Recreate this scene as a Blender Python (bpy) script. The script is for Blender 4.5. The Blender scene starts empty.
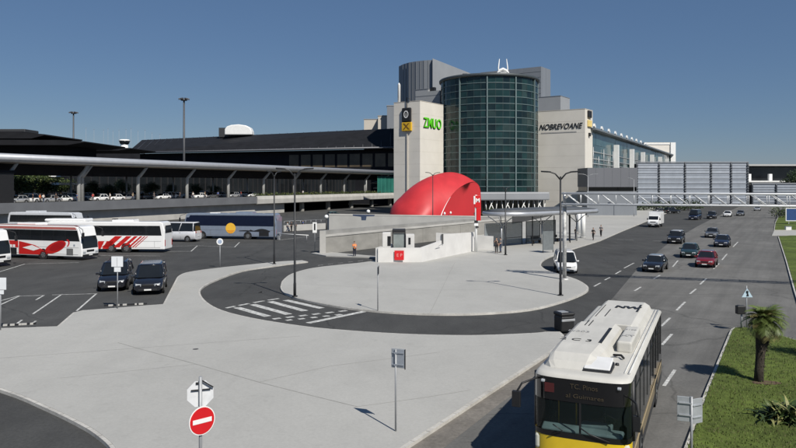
import bpy, math, random
from mathutils import Vector, Matrix, noise
random.seed(7)
C = bpy.context.scene.collection
R = math.radians
PI = math.pi
# ---------------------------------------------------------------- camera constants (eye 8 m above the forecourt)
F, H, HY, CX = 700.0, 8.0, 185.0, 398.0
def G(px, py, z=0.0):
    d = F*(H-z)/(py-HY)
    return Vector(((px-CX)/F*d, d, z))
def P(px, py, d):
    return Vector(((px-CX)/F*d, d, H-(py-HY)/F*d))
def HZ(py, d):
    return H-(py-HY)/F*d
# ---------------------------------------------------------------- materials
MATS = {}
def nodes(m):
    m.use_nodes = True
    return m.node_tree.nodes, m.node_tree.links
def mat(name, col, rough=0.6, metal=0.0, var=0.12, scale=3.0, bump=0.0, coat=0.0, emit=None, spec=0.5, detail=6.0, stretch=None, bscale=None):
    if name in MATS: return MATS[name]
    m = bpy.data.materials.new(name); N, L = nodes(m)
    b = N['Principled BSDF']
    b.inputs['Roughness'].default_value = rough
    b.inputs['Metallic'].default_value = metal
    b.inputs['Coat Weight'].default_value = coat
    b.inputs['Specular IOR Level'].default_value = spec
    if emit:
        b.inputs['Emission Color'].default_value = (*col, 1); b.inputs['Emission Strength'].default_value = emit
    tc = N.new('ShaderNodeTexCoord'); vec = tc.outputs['Object']
    if stretch:
        mp = N.new('ShaderNodeMapping'); mp.inputs['Scale'].default_value = stretch
        L.new(vec, mp.inputs['Vector']); vec = mp.outputs['Vector']
    nz = N.new('ShaderNodeTexNoise'); nz.inputs['Scale'].default_value = scale; nz.inputs['Detail'].default_value = detail
    L.new(vec, nz.inputs['Vector'])
    if var > 0:
        r = N.new('ShaderNodeValToRGB')
        r.color_ramp.elements[0].position = 0.3; r.color_ramp.elements[1].position = 0.7
        r.color_ramp.elements[0].color = (*[c*(1-var) for c in col], 1)
        r.color_ramp.elements[1].color = (*[min(1, c*(1+var)) for c in col], 1)
        L.new(nz.outputs['Fac'], r.inputs['Fac']); L.new(r.outputs['Color'], b.inputs['Base Color'])
    else:
        b.inputs['Base Color'].default_value = (*col, 1)
    if bump > 0:
        bp = N.new('ShaderNodeBump'); bp.inputs['Strength'].default_value = bump; bp.inputs['Distance'].default_value = 0.05
        n2 = N.new('ShaderNodeTexNoise'); n2.inputs['Scale'].default_value = bscale or scale*6; n2.inputs['Detail'].default_value = 4
        L.new(vec, n2.inputs['Vector']); L.new(n2.outputs['Fac'], bp.inputs['Height']); L.new(bp.outputs['Normal'], b.inputs['Normal'])
    MATS[name] = m
    return m
def surface_mat(name, base, layers, rough=0.85, bump=0.15, bscale=40, cracks=0.0, crack_scale=0.12, extra=None):
    """ground surface: base colour with several noise layers (scale, amount, lo, hi, stretch) multiplied in, plus hairline cracks"""
    m = bpy.data.materials.new(name); N, L = nodes(m)
    b = N['Principled BSDF']; b.inputs['Roughness'].default_value = rough; b.inputs['Specular IOR Level'].default_value = 0.3
    tc = N.new('ShaderNodeTexCoord')
    rgb = N.new('ShaderNodeRGB'); rgb.outputs[0].default_value = (*base, 1)
    cur = rgb.outputs[0]
    for sc, a, b_, lo, hi, st in layers:
        mp = N.new('ShaderNodeMapping'); mp.inputs['Scale'].default_value = (st or (1, 1, 1))[:3]
        if st and len(st) == 4: mp.vector_type = 'TEXTURE'; mp.inputs['Rotation'].default_value = (0, 0, st[3])
        L.new(tc.outputs['Object'], mp.inputs['Vector'])
        nz = N.new('ShaderNodeTexNoise'); nz.inputs['Scale'].default_value = sc; nz.inputs['Detail'].default_value = 7; nz.inputs['Roughness'].default_value = 0.62
        L.new(mp.outputs['Vector'], nz.inputs['Vector'])
        r = N.new('ShaderNodeMapRange'); r.inputs['From Min'].default_value = a; r.inputs['From Max'].default_value = b_
        r.inputs['To Min'].default_value = lo; r.inputs['To Max'].default_value = hi
        L.new(nz.outputs['Fac'], r.inputs['Value'])
        mx = N.new('ShaderNodeMix'); mx.data_type = 'RGBA'; mx.blend_type = 'MULTIPLY'; mx.inputs['Factor'].default_value = 1
        L.new(cur, mx.inputs['A']); L.new(r.outputs['Result'], mx.inputs['B'])
        cur = mx.outputs['Result']
    if cracks > 0:
        nz = N.new('ShaderNodeTexNoise'); nz.inputs['Scale'].default_value = 0.6; nz.inputs['Detail'].default_value = 5
        L.new(tc.outputs['Object'], nz.inputs['Vector'])
        ad = N.new('ShaderNodeMix'); ad.data_type = 'RGBA'; ad.blend_type = 'ADD'; ad.inputs['Factor'].default_value = 0.9
        L.new(tc.outputs['Object'], ad.inputs['A']); L.new(nz.outputs['Color'], ad.inputs['B'])
        vo = N.new('ShaderNodeTexVoronoi'); vo.feature = 'DISTANCE_TO_EDGE'; vo.inputs['Scale'].default_value = crack_scale
        L.new(ad.outputs['Result'], vo.inputs['Vector'])
        r = N.new('ShaderNodeMapRange'); r.inputs['From Min'].default_value = 0.0; r.inputs['From Max'].default_value = 0.006
        r.inputs['To Min'].default_value = 1-cracks; r.inputs['To Max'].default_value = 1
        L.new(vo.outputs['Distance'], r.inputs['Value'])
        mx = N.new('ShaderNodeMix'); mx.data_type = 'RGBA'; mx.blend_type = 'MULTIPLY'; mx.inputs['Factor'].default_value = 1
        L.new(cur, mx.inputs['A']); L.new(r.outputs['Result'], mx.inputs['B']); cur = mx.outputs['Result']
    L.new(cur, b.inputs['Base Color'])
    n2 = N.new('ShaderNodeTexNoise'); n2.inputs['Scale'].default_value = bscale; n2.inputs['Detail'].default_value = 3
    L.new(tc.outputs['Object'], n2.inputs['Vector'])
    bp = N.new('ShaderNodeBump'); bp.inputs['Strength'].default_value = bump; bp.inputs['Distance'].default_value = 0.02
    L.new(n2.outputs['Fac'], bp.inputs['Height']); L.new(bp.outputs['Normal'], b.inputs['Normal'])
    MATS[name] = m
    return m
def glass_mat(name, col, alpha, rough=0.03):
    m = bpy.data.materials.new(name); N, L = nodes(m)
    b = N['Principled BSDF']; b.inputs['Base Color'].default_value = (*col, 1); b.inputs['Roughness'].default_value = rough
    b.inputs['Alpha'].default_value = alpha
    MATS[name] = m
    return m
# ---------------------------------------------------------------- mesh builder
class MB:
    def __init__(s): s.v = []; s.f = []; s.m = []; s.sm = []
    def add(s, vs, fs, mi=0, smooth=False):
        o = len(s.v); s.v += [tuple(v) for v in vs]
        for f in fs: s.f.append([i+o for i in f]); s.m.append(mi); s.sm.append(smooth)
        return s
    def box(s, c, d, rz=0.0, mi=0, ry=0.0, rx=0.0):
        M = Matrix.Translation(c) @ Matrix.Rotation(rz, 4, 'Z') @ Matrix.Rotation(ry, 4, 'Y') @ Matrix.Rotation(rx, 4, 'X')
        x, y, z = d[0]/2, d[1]/2, d[2]/2
        vs = [M @ Vector(p) for p in ((-x,-y,-z),(x,-y,-z),(x,y,-z),(-x,y,-z),(-x,-y,z),(x,-y,z),(x,y,z),(-x,y,z))]
        return s.add(vs, [(3,2,1,0),(4,5,6,7),(0,1,5,4),(1,2,6,5),(2,3,7,6),(3,0,4,7)], mi)
    def loft(s, rings, closed=True, caps=True, mi=0, smooth=True):
        n = len(rings[0]); vs = [p for r in rings for p in r]; fs = []
        for i in range(len(rings)-1):
            for j in range(n if closed else n-1):
                k = (j+1) % n
                fs.append((i*n+j, i*n+k, (i+1)*n+k, (i+1)*n+j))
        s.add(vs, fs, mi, smooth)
        if caps and closed:
            s.add(rings[0], [tuple(range(n))[::-1]], mi); s.add(rings[-1], [tuple(range(n))], mi)
        return s
    def cyl(s, p0, p1, r0, r1=None, n=12, mi=0, caps=True):
        return s.tube([p0, p1], [r0, r0 if r1 is None else r1], n, mi, caps)
    def tube(s, pts, r, n=8, mi=0, caps=True, smooth=True):
        pts = [Vector(p) for p in pts]; rs = r if isinstance(r, (list, tuple)) else [r]*len(pts)
        rings = []; up = None
        for i, p in enumerate(pts):
            d = (pts[min(i+1, len(pts)-1)]-pts[max(i-1, 0)]).normalized()
            if up is None: up = Vector((0, 0, 1)) if abs(d.z) < 0.9 else Vector((1, 0, 0))
            a = d.cross(up).normalized(); b = a.cross(d).normalized(); up = b
            rings.append([p+(a*math.cos(2*PI*k/n)+b*math.sin(2*PI*k/n))*rs[i] for k in range(n)])
        return s.loft(rings, True, caps, mi, smooth)
    def prism(s, poly, z0, z1, mi=0, side_mi=None):
        n = len(poly); vs = [(p[0], p[1], z0) for p in poly]+[(p[0], p[1], z1) for p in poly]
        s.add(vs, [tuple(range(n, 2*n)), tuple(range(n))[::-1]], mi)
        s.add(vs, [(i, (i+1) % n, n+(i+1) % n, n+i) for i in range(n)], mi if side_mi is None else side_mi)
        return s
    def sheet(s, poly, z, mi=0):
        return s.add([(p[0], p[1], z) for p in poly], [tuple(range(len(poly)))], mi)
    def side(s, prof, y0, y1, mi=0):
        """polygon given in (x, z), extruded along y"""
        n = len(prof); vs = [(p[0], y0, p[1]) for p in prof]+[(p[0], y1, p[1]) for p in prof]
        s.add(vs, [tuple(range(n)), tuple(range(n, 2*n))[::-1]], mi)
        s.add(vs, [(i, n+i, n+(i+1) % n, (i+1) % n) for i in range(n)], mi)
        return s
    def ball(s, c, r, n=10, mi=0, sq=(1, 1, 1)):
        c = Vector(c); rings = []
        for i in range(n//2+1):
            t = PI*i/(n//2); rr = max(math.sin(t), 1e-3)*r
            rings.append([(c.x+rr*math.cos(2*PI*k/n)*sq[0], c.y+rr*math.sin(2*PI*k/n)*sq[1], c.z-r*math.cos(t)*sq[2]) for k in range(n)])
        return s.loft(rings, True, True, mi)
    def ring(s, c, r0, r1, axis='y', w=0.01, n=20, mi=0):
        vs = []; fs = []
        for k in range(n):
            a = 2*PI*k/n
            for rr in (r0, r1): vs.append((c[0]+rr*math.cos(a), c[1], c[2]+rr*math.sin(a)) if axis == 'y' else (c[0], c[1]+rr*math.cos(a), c[2]+rr*math.sin(a)))
        for k in range(n): fs.append((2*k, 2*k+1, (2*k+3) % (2*n), (2*k+2) % (2*n)))
        return s.add(vs, fs, mi)
    def build(s, name, mats, parent=None, bevel=0.0, fix=True, offset=None, seg=2):
        me = bpy.data.meshes.new(name)
        vs = s.v if offset is None else [(v[0]-offset[0], v[1]-offset[1], v[2]-offset[2]) for v in s.v]
        me.from_pydata(vs, [], s.f)
        for m in (mats if isinstance(mats, (list, tuple)) else [mats]): me.materials.append(m)
        me.polygons.foreach_set('material_index', s.m); me.polygons.foreach_set('use_smooth', s.sm)
        me.update()
        if fix:
            import bmesh
            bm = bmesh.new(); bm.from_mesh(me); bmesh.ops.remove_doubles(bm, verts=bm.verts, dist=1e-5)
            bmesh.ops.recalc_face_normals(bm, faces=bm.faces); bm.to_mesh(me); bm.free()
        o = bpy.data.objects.new(name, me); C.objects.link(o)
        if parent: o.parent = parent
        if bevel > 0:
            md = o.modifiers.new('bevel', 'BEVEL'); md.width = bevel; md.segments = seg; md.limit_method = 'ANGLE'; md.angle_limit = R(35)
            md.harden_normals = False
        return o
def tag(o, label, cat, group=None):
    o['label'] = label; o['category'] = cat
    if group: o['group'] = group
    return o
def struct(o, kind='structure'):
    o['kind'] = kind; return o
def thing(name, label, cat, loc=(0, 0, 0), rz=0.0, group=None):
    o = bpy.data.objects.new(name, None); C.objects.link(o); o.empty_display_size = 0.3
    o.location = loc; o.rotation_euler = (0, 0, rz); tag(o, label, cat, group)
    return o
def kids(o): return [c for c in bpy.data.objects if c.parent == o]
def dup(o, loc, rz, label, group=None, parent=None, swap=None):
    c = o.copy(); C.objects.link(c)
    if parent is None:
        c.location = loc; c.rotation_euler = (0, 0, rz); c['label'] = label
        if group: c['group'] = group
    else: c.parent = parent
    if swap and c.type == 'MESH' and any(m and m.name in swap for m in c.data.materials):
        key = (c.data.name, tuple(sorted((a, b.name) for a, b in swap.items())))
        if key not in SWAPPED:
            me = c.data.copy()
            for i, m in enumerate(me.materials):
                if m and m.name in swap: me.materials[i] = swap[m.name]
            SWAPPED[key] = me
        c.data = SWAPPED[key]
    for ch in KIDS.get(o.name) or KIDS.setdefault(o.name, kids(o)):
        dup(ch, None, 0, None, None, c, swap)
    return c
SWAPPED = {}; KIDS = {}
def text(body, size, m, parent, loc, rot, name='lettering', extr=0.01, shear=0.0, align='CENTER', space=1.0, sx=1.0, bold=0.0):
    cu = bpy.data.curves.new(name, 'FONT'); cu.body = body; cu.size = size; cu.extrude = extr; cu.shear = shear
    cu.align_x = align; cu.align_y = 'CENTER'; cu.space_character = space; cu.offset = bold
    cu.materials.append(m)
    q = bpy.data.objects.new('tmp', cu); C.objects.link(q); dg = bpy.context.evaluated_depsgraph_get(); dg.update()
    me = bpy.data.meshes.new_from_object(q.evaluated_get(dg)); bpy.data.objects.remove(q)
    if not me.materials: me.materials.append(m)
    o = bpy.data.objects.new(name, me); C.objects.link(o); o.parent = parent; o.location = loc; o.rotation_euler = rot; o.scale = (sx, 1, 1)
    return o
def catmull(pts, n=5):
    out = []
    for i in range(len(pts)-1):
        p0 = pts[max(i-1, 0)]; p1 = pts[i]; p2 = pts[i+1]; p3 = pts[min(i+2, len(pts)-1)]
        for k in range(n):
            t = k/n
            out.append(0.5*((2*p1)+(p2-p0)*t+(2*p0-5*p1+4*p2-p3)*t*t+(3*p1-p0-3*p2+p3)*t**3))
    out.append(pts[-1]); return out
def area(poly): return 0.5*sum(poly[i][0]*poly[(i+1) % len(poly)][1]-poly[(i+1) % len(poly)][0]*poly[i][1] for i in range(len(poly)))
def inset(poly, d):
    if area(poly) < 0: poly = poly[::-1]
    n = len(poly); out = []
    for i in range(n):
        a = Vector(poly[i-1][:2]); b = Vector(poly[i][:2]); c = Vector(poly[(i+1) % n][:2])
        e1 = (b-a).normalized(); e2 = (c-b).normalized()
        n1 = Vector((-e1.y, e1.x)); n2 = Vector((-e2.y, e2.x)); nn = n1+n2
        k = d/max(0.35, nn.dot(n1)) if nn.length > 1e-4 else d
        q = b+nn*k
        out.append(Vector((q.x, q.y, 0)))
    return out
# ---------------------------------------------------------------- world, sun, camera
sc = bpy.context.scene
SUN = Vector((0.52, -0.854, 0)).normalized()
EL = R(45)
w = bpy.data.worlds.new('World'); sc.world = w; w.use_nodes = True
wn = w.node_tree.nodes; wl = w.node_tree.links
sky = wn.new('ShaderNodeTexSky'); sky.sky_type = 'NISHITA'; sky.sun_disc = False
sky.sun_elevation = EL; sky.sun_rotation = math.atan2(SUN.x, SUN.y)
sky.altitude = 100; sky.air_density = 1.0; sky.dust_density = 0.05; sky.ozone_density = 5.0
smx = wn.new('ShaderNodeMix'); smx.data_type = 'RGBA'; smx.inputs['Factor'].default_value = 0.5
smx.inputs['B'].default_value = (1.2, 2.3, 4.6, 1)          # even slate-blue share of the clear dry sky
wl.new(sky.outputs['Color'], smx.inputs['A']); wl.new(smx.outputs['Result'], wn['Background'].inputs['Color']); wn['Background'].inputs['Strength'].default_value = 0.054
sd = bpy.data.lights.new('sun', 'SUN'); sd.energy = 4.3; sd.angle = R(0.53); sd.color = (1.0, 0.955, 0.88)
so = bpy.data.objects.new('sun', sd); C.objects.link(so)
sv = Vector((SUN.x*math.cos(EL), SUN.y*math.cos(EL), math.sin(EL)))
so.rotation_euler = sv.to_track_quat('Z', 'Y').to_euler(); so.location = (40, -60, 80)
cd = bpy.data.cameras.new('camera'); cam = bpy.data.objects.new('camera', cd); C.objects.link(cam)
cam.location = (0, 0, H); cam.rotation_euler = (PI/2, 0, 0)
cd.sensor_width = 36; cd.lens = 36*F/796; cd.shift_y = -(224-HY)/796; cd.clip_end = 6000; cd.clip_start = 0.5
sc.camera = cam
sc.view_settings.view_transform = 'Standard'; sc.view_settings.look = 'None'; sc.view_settings.gamma = 1; sc.view_settings.use_curve_mapping = False
sc.view_settings.exposure = 0.25
# ---------------------------------------------------------------- palette
asph = surface_mat('asphalt_dark', (0.060, 0.060, 0.058), [(2.6, .62, .75, 1.0, .65, None), (0.06, .35, .65, .82, 1.18, None), (0.7, .35, .7, .85, 1.15, (1, .35, 1)), (9, .3, .7, .8, 1.2, None)], cracks=0.35, crack_scale=0.09, bump=.3)
road_m = surface_mat('asphalt_worn', (0.138, 0.135, 0.127), [(0.05, .35, .65, .85, 1.15, None), (0.9, .40, .68, 1.06, .80, (1, 22, 1, -.516)), (0.35, .42, .6, .9, 1.06, None), (3.0, .62, .75, 1.0, .7, None), (9, .3, .7, .85, 1.15, None)], cracks=0.3, crack_scale=0.07, bump=.3)
pave = surface_mat('plaza_concrete', (0.39, 0.385, 0.362), [(0.07, .35, .65, .93, 1.05, None), (0.5, .45, .70, 1.0, .93, (1, .45, 1)), (2.2, .60, .72, 1.0, .91, None), (11, .3, .7, .93, 1.06, None)], cracks=0.03, crack_scale=0.05, bump=.1)
kerb_m = surface_mat('kerb_stone', (0.50, 0.485, 0.45), [(0.8, .3, .7, .75, 1.1, None), (6, .3, .7, .85, 1.1, None)], bump=.15)
grass_m = surface_mat('lawn', (0.080, 0.110, 0.020), [(0.25, .35, .65, .7, 1.3, None), (3, .3, .7, .65, 1.35, None), (30, .3, .7, .6, 1.4, None)], rough=.95, bump=.9, bscale=60)
earth = surface_mat('far_earth', (0.10, 0.095, 0.075), [(0.02, .3, .7, .7, 1.3, None), (0.4, .3, .7, .8, 1.2, None)])
gutter = surface_mat('gutter', (0.18, 0.165, 0.145), [(0.8, .3, .7, .7, 1.15, None), (7, .3, .7, .8, 1.2, None)], bump=.25)
paintw = mat('road_paint', (0.46, 0.46, 0.44), .75, var=.5, scale=4, detail=12)
white = mat('white_paint', (0.78, 0.78, 0.76), .45, var=.05, scale=1.5)
bwhite = mat('vehicle_white', (0.80, 0.80, 0.79), .25, var=.04, scale=.8, coat=.5)
whitewall = mat('white_wall', (0.60, 0.59, 0.565), .7, var=.10, scale=.6, bump=.05)
conc = mat('ramp_concrete', (0.27, 0.262, 0.24), .85, var=.14, scale=.5, bump=.12, stretch=(1, 1, 2.5))
conc_l = mat('pale_concrete', (0.42, 0.41, 0.385), .85, var=.12, scale=.5, bump=.1)
deck_g = mat('slate_panel', (0.13, 0.135, 0.145), .6, var=.10, scale=.4)
slate = mat('slate_roofing', (0.013, 0.0135, 0.016), .8, spec=.2, var=.22, scale=.25, stretch=(1, 1, 3))
slate2 = mat('slate_facade', (0.014, 0.0145, 0.018), .8, spec=.2, var=.2, scale=.3)
darkglass = mat('dark_glass', (0.012, 0.014, 0.016), .08, var=.2, scale=.5)
facglass = mat('facade_glass', (0.016, 0.019, 0.022), .25, var=.3, scale=.2)
brown = mat('brown_glazing', (0.11, 0.085, 0.055), .35, var=.25, scale=.3)
soffit = mat('canopy_soffit', (0.34, 0.30, 0.25), .7, var=.08, scale=.4)
silver = mat('silver_metal', (0.52, 0.53, 0.55), .42, metal=.55, var=.06, scale=1)
galv = mat('galvanised', (0.42, 0.43, 0.44), .5, metal=.5, var=.12, scale=4)
polegrey = mat('pole_grey', (0.33, 0.34, 0.35), .5, metal=.3, var=.08)
poleblk = mat('lamp_black', (0.018, 0.019, 0.021), .45, var=.15)
colgrey = mat('column_grey', (0.36, 0.36, 0.35), .6, var=.1)
beige = mat('beige_cladding', (0.665, 0.63, 0.565), .7, var=.05, scale=.25, bump=.03)
beige2 = mat('beige_far', (0.50, 0.46, 0.40), .75, var=.06, scale=.2)
greyclad = mat('grey_cladding', (0.19, 0.205, 0.225), .5, var=.06, scale=.15, stretch=(3, 3, .2))
greyclad2 = mat('pale_grey_cladding', (0.30, 0.31, 0.32), .5, var=.05, scale=.15)
louver = mat('louvre_grey', (0.26, 0.29, 0.335), .5, var=.1, scale=.5)
red = mat('dome_red', (0.50, 0.030, 0.035), .5, var=.10, scale=.35, stretch=(1.5, 1.5, .25), detail=9)
redp = mat('livery_red', (0.50, 0.018, 0.016), .3, var=.05, coat=.4)
signred = mat('sign_red', (0.58, 0.012, 0.016), .4, var=.04)
black = mat('black_plastic', (0.014, 0.014, 0.015), .5, var=.15)
blackpaint = mat('black_paint', (0.010, 0.011, 0.016), .22, var=.1, coat=1.0)
tyre_m = mat('tyre_rubber', (0.016, 0.016, 0.016), .85, var=.15)
rim_m = mat('wheel_rim', (0.42, 0.43, 0.44), .35, metal=.8, var=.06)
lampglass = mat('headlight_glass', (0.40, 0.42, 0.44), .1, var=.08, scale=10)
tailred = mat('tail_red', (0.35, 0.008, 0.008), .25, var=.08)
plate_m = mat('plate_white', (0.72, 0.72, 0.70), .5, var=.04)
steelback = mat('sign_back', (0.40, 0.42, 0.44), .5, metal=.35, var=.12, scale=5)
skin = mat('skin', (0.45, 0.27, 0.19), .6, var=.06)
hair = mat('hair_dark', (0.02, 0.014, 0.01), .6, var=.2)
leafA = mat('leaf_mid', (0.042, 0.072, 0.018), .6, var=.35, scale=1.2)
leafB = mat('leaf_light', (0.085, 0.115, 0.030), .6, var=.3, scale=1.5)
leafC = mat('leaf_dark', (0.020, 0.036, 0.012), .7, var=.3, scale=1.2)
bark = mat('bark', (0.085, 0.062, 0.045), .9, var=.3, scale=6, bump=.5)
yellow = mat('sign_yellow', (0.66, 0.40, 0.02), .5, var=.05)
busyellow = mat('bus_yellow', (0.72, 0.50, 0.02), .28, var=.05, coat=.5)
busblue = mat('bus_blue', (0.02, 0.045, 0.22), .3, var=.05, coat=.5)
navy = mat('coach_navy', (0.008, 0.012, 0.030), .3, var=.1, coat=.0, spec=.25)
coachgrey = mat('coach_silver_blue', (0.21, 0.25, 0.32), .3, metal=.1, var=.06, coat=.5)
orange = mat('orange_cloth', (0.75, 0.16, 0.02), .8, var=.1)
# ================================================================ GROUND
b = MB(); b.sheet([(-3000, -600), (3000, -600), (3000, 5000), (-3000, 5000)], -0.02); struct(b.build('ground', earth, fix=False))
b = MB(); b.sheet([(-260, -60), (300, -60), (300, 520), (-260, 520)], 0.0); struct(b.build('coach_park_asphalt', asph, fix=False))
def gl(lst, z=0.12): return [G(x, y, z) for x, y in lst]
# ---- main road (worn, paler asphalt)
left_edge = gl([(740, 206.5), (722, 214), (700, 225), (670, 242), (638, 268), (612, 299), (590, 318), (566, 343), (555, 350), (405, 448), (300, 518)], 0)
right_edge = gl([(560, 640), (684, 448), (705, 391), (720, 355), (731, 329), (760, 331), (800, 343), (1000, 420), (1000, 380), (816, 362), (794, 292), (785, 260), (777, 236), (774, 222), (777, 212), (800, 206.5)], 0)
b = MB(); b.sheet(left_edge+right_edge, 0.004); struct(b.build('main_road', road_m, fix=False))
# ---- plaza in front with its kerb
tongue = gl([(282, 261.2), (302, 260.2), (308, 261.5), (290, 263.6), (271, 266.2)])
loop_out = catmull(gl([(271, 266.2), (243, 270.5), (217, 279.5), (203, 287), (200.5, 293.5), (207, 302), (222, 310), (250, 317.3), (290, 324), (330, 328.7), (400, 333.4), (470, 335), (530, 333), (548, 331.2)]), 4)
corner = gl([(560, 331.5), (564, 335), (563, 341), (555, 349.5)])
front_l = gl([(405, 447.5), (300, 517)])
nose = catmull(gl([(131, 520), (126, 480), (112, 450), (98, 436), (80, 424.5), (45, 407.5), (0, 389.5), (-90, 364)]), 4)
top_l = gl([(-90, 331.5), (0, 328), (57, 326.2), (73, 312.5), (83, 310.2), (163, 304), (175, 281)])
shoulder = catmull(gl([(175, 281), (179, 275.5), (190, 271.6), (219, 267.6), (254, 264), (282, 261.2)]), 4)
plaza = top_l[:-1]+shoulder[:-1]+tongue[:-1]+loop_out[:-1]+corner+front_l+nose
def pavement(poly, name, kname, kw=0.22, top=0.13):
    k = MB(); pl = poly if area(poly) > 0 else poly[::-1]
    k.prism(pl, -0.05, 0.12); struct(k.build(kname, kerb_m))
    p = MB(); p.prism(inset(pl, kw/2*1.0), 0.0, top); struct(p.build(name, pave))
pavement(plaza, 'plaza_pavement', 'plaza_kerb', .26)
isl_front = catmull(gl([(281, 284), (280.5, 288), (284, 292.5), (293, 296.8), (310, 301), (340, 306.5), (380, 311), (430, 313.6), (480, 313.2), (530, 309.2), (562, 301.5), (582, 294), (588.5, 289), (586, 284.5), (576, 279), (560, 274), (546, 269.5), (541, 264), (548, 257.5), (572, 249)]), 4)
isl_rest = gl([(600, 240.5), (622, 231), (642, 223), (664, 214), (684, 207.5), (640, 207.5), (560, 214), (480, 231), (400, 253), (378, 260)])
isl_back = catmull(gl([(378, 260), (360, 262.6), (340, 264.6), (312, 268), (292, 273.5), (283, 280), (281, 284)]), 4)
island = isl_front[:-1]+[isl_front[-1]]+isl_rest[:-1]+isl_back[:-1]
pavement(island, 'island_pavement', 'island_kerb', .26)
# gutter strip beside the plaza kerb
g0 = [Vector((p.x, p.y, 0)) for p in (G(300, 517, 0), G(405, 448, 0), G(478, 400.5, 0), G(556, 350, 0))]
b = MB(); out = []
for i, p in enumerate(g0): out.append(p+Vector((0.95+0.12*math.sin(i*2.3), -0.25, 0)))
b.sheet(g0+out[::-1], 0.008); struct(b.build('gutter_strip', gutter, fix=False))
# verges
b = MB(); rg = random.Random(2)
for poly in (plaza, island):
    pl = poly if area(poly) > 0 else poly[::-1]; acc = 0.0
    for i in range(len(pl)):
        a, c = Vector(pl[i][:2]), Vector(pl[(i+1) % len(pl)][:2]); L_ = (c-a).length
        if L_ < 1e-4: continue
        d = (c-a)/L_; n_ = Vector((-d.y, d.x)); q = -acc
        while q+1.0 <= L_:
            q += 1.0
            p = a+d*q; w2 = .012
            b.add([(p.x-d.x*w2-n_.x*.004, p.y-d.y*w2-n_.y*.004, .123), (p.x+d.x*w2-n_.x*.004, p.y+d.y*w2-n_.y*.004, .123), (p.x+d.x*w2+n_.x*.128, p.y+d.y*w2+n_.y*.128, .123), (p.x-d.x*w2+n_.x*.128, p.y-d.y*w2+n_.y*.128, .123)], [(0, 1, 2, 3)])
        acc = L_-q if q > 0 or acc == 0 else acc+L_
        acc = min(acc, 1.0) % 1.0
struct(b.build('kerb_joint_lines', mat('kerb_joint', (.20, .19, .17), .9, var=.2), fix=False))
def verge(poly, nm):
    pl = poly if area(poly) > 0 else poly[::-1]
    k = MB(); k.prism(pl, -0.05, 0.13); struct(k.build('verge_kerb', kerb_m))
    p = MB(); p.prism(inset(pl, .12), 0.0, 0.16); struct(p.build(nm, grass_m))
nearv = gl([(560, 640), (684, 448), (705, 391), (720, 355), (730, 331)])+catmull(gl([(730, 331), (733, 328), (742, 327.3), (757, 329.5)]), 3)[1:]+gl([(772, 332.5), (796, 340), (860, 360), (1000, 420), (1100, 640)])
verge(nearv, 'grass_verge')
farv = gl([(816, 360), (794, 291), (785.5, 260), (778, 236.5), (790, 235.6), (1100, 236), (1100, 360)])
verge(farv, 'grass_verge')
farv2 = gl([(774, 230), (775, 223), (778, 217), (800, 212), (1000, 214), (1000, 230)])
verge(farv2, 'grass_verge')
b = MB(); b.prism([Vector((p.x, p.y)) for p in gl([(772, 235), (774, 230.6), (1000, 230.6), (1000, 235)])], -.02, .1); struct(b.build('side_path', pave))
# grass blades so the lawn edge is not a clean sheet
b = MB(); rg = random.Random(3)
def inside(p, poly):
    c = False; n = len(poly)
    for i in range(n):
        a, d = poly[i], poly[i-1]
        if (a[1] > p[1]) != (d[1] > p[1]) and p[0] < (d[0]-a[0])*(p[1]-a[1])/(d[1]-a[1])+a[0]: c = not c
    return c
nv = inset(nearv, .05)
xs = [p.x for p in nv]; cnt = 0
while cnt < 16000:
    y = 16+rg.random()**1.3*24; x = 5+rg.random()*22
    if not inside((x, y), nv): continue
    cnt += 1
    a = rg.random()*6.28; h = .04+rg.random()*.06; wd = .012+rg.random()*.012
    dx, dy = math.cos(a)*wd, math.sin(a)*wd; lx, ly = (rg.random()-.5)*.06, (rg.random()-.5)*.06
    b.add([(x-dx, y-dy, .155), (x+dx, y+dy, .155), (x+lx, y+ly, .16+h)], [(0, 1, 2)], rg.choice((0, 0, 1)))
struct(b.build('grass', [mat('grass_blade', (.105, .145, .030), .8, var=.4, scale=.8), mat('grass_blade_dry', (.10, .10, .035), .8, var=.3)], fix=False), 'stuff')
# ---- painted markings
mk = MB()
def seg(p0, p1, wd, z=0.012, m=mk):
    a = G(*p0, 0); c = G(*p1, 0); d = (c-a); n = Vector((-d.y, d.x, 0)).normalized()*wd/2
    m.sheet([a-n, a+n, c+n, c-n], z)
def dashes(p0, p1, n, duty, wd):
    a = G(*p0, 0); c = G(*p1, 0)
    for i in range(n):
        s = a+(c-a)*(i/n); e = a+(c-a)*((i+duty)/n); d = e-s; nn = Vector((-d.y, d.x, 0)).normalized()*wd/2
        mk.sheet([s-nn, s+nn, e+nn, e-nn], 0.012)
for s in [((594, 286.5), (600.5, 283)), ((604.5, 280.2), (610, 277.5)), ((615.5, 274), (621, 270.8)), ((624, 268.3), (634, 263)), ((653, 241), (662, 241)), ((617, 239.5), (634, 240)),
          ((634.5, 291), (641, 287)), ((653.5, 279), (660, 275.2)), ((672.6, 267), (678, 260.5)),
          ((676.5, 310.5), (685, 302)), ((690, 294), (696, 289)), ((700, 284.5), (706.5, 278.5)), ((713.5, 269), (719, 263.5)), ((661, 326.5), (670, 318)), ((636, 352), (649, 339)), ((600, 390), (622, 366)), ((722, 260), (727, 254)), ((733, 247), (738, 242)), ((662, 345), (672, 334)), ((664, 386), (675, 370))]:
    seg(*s, 0.14)
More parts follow.
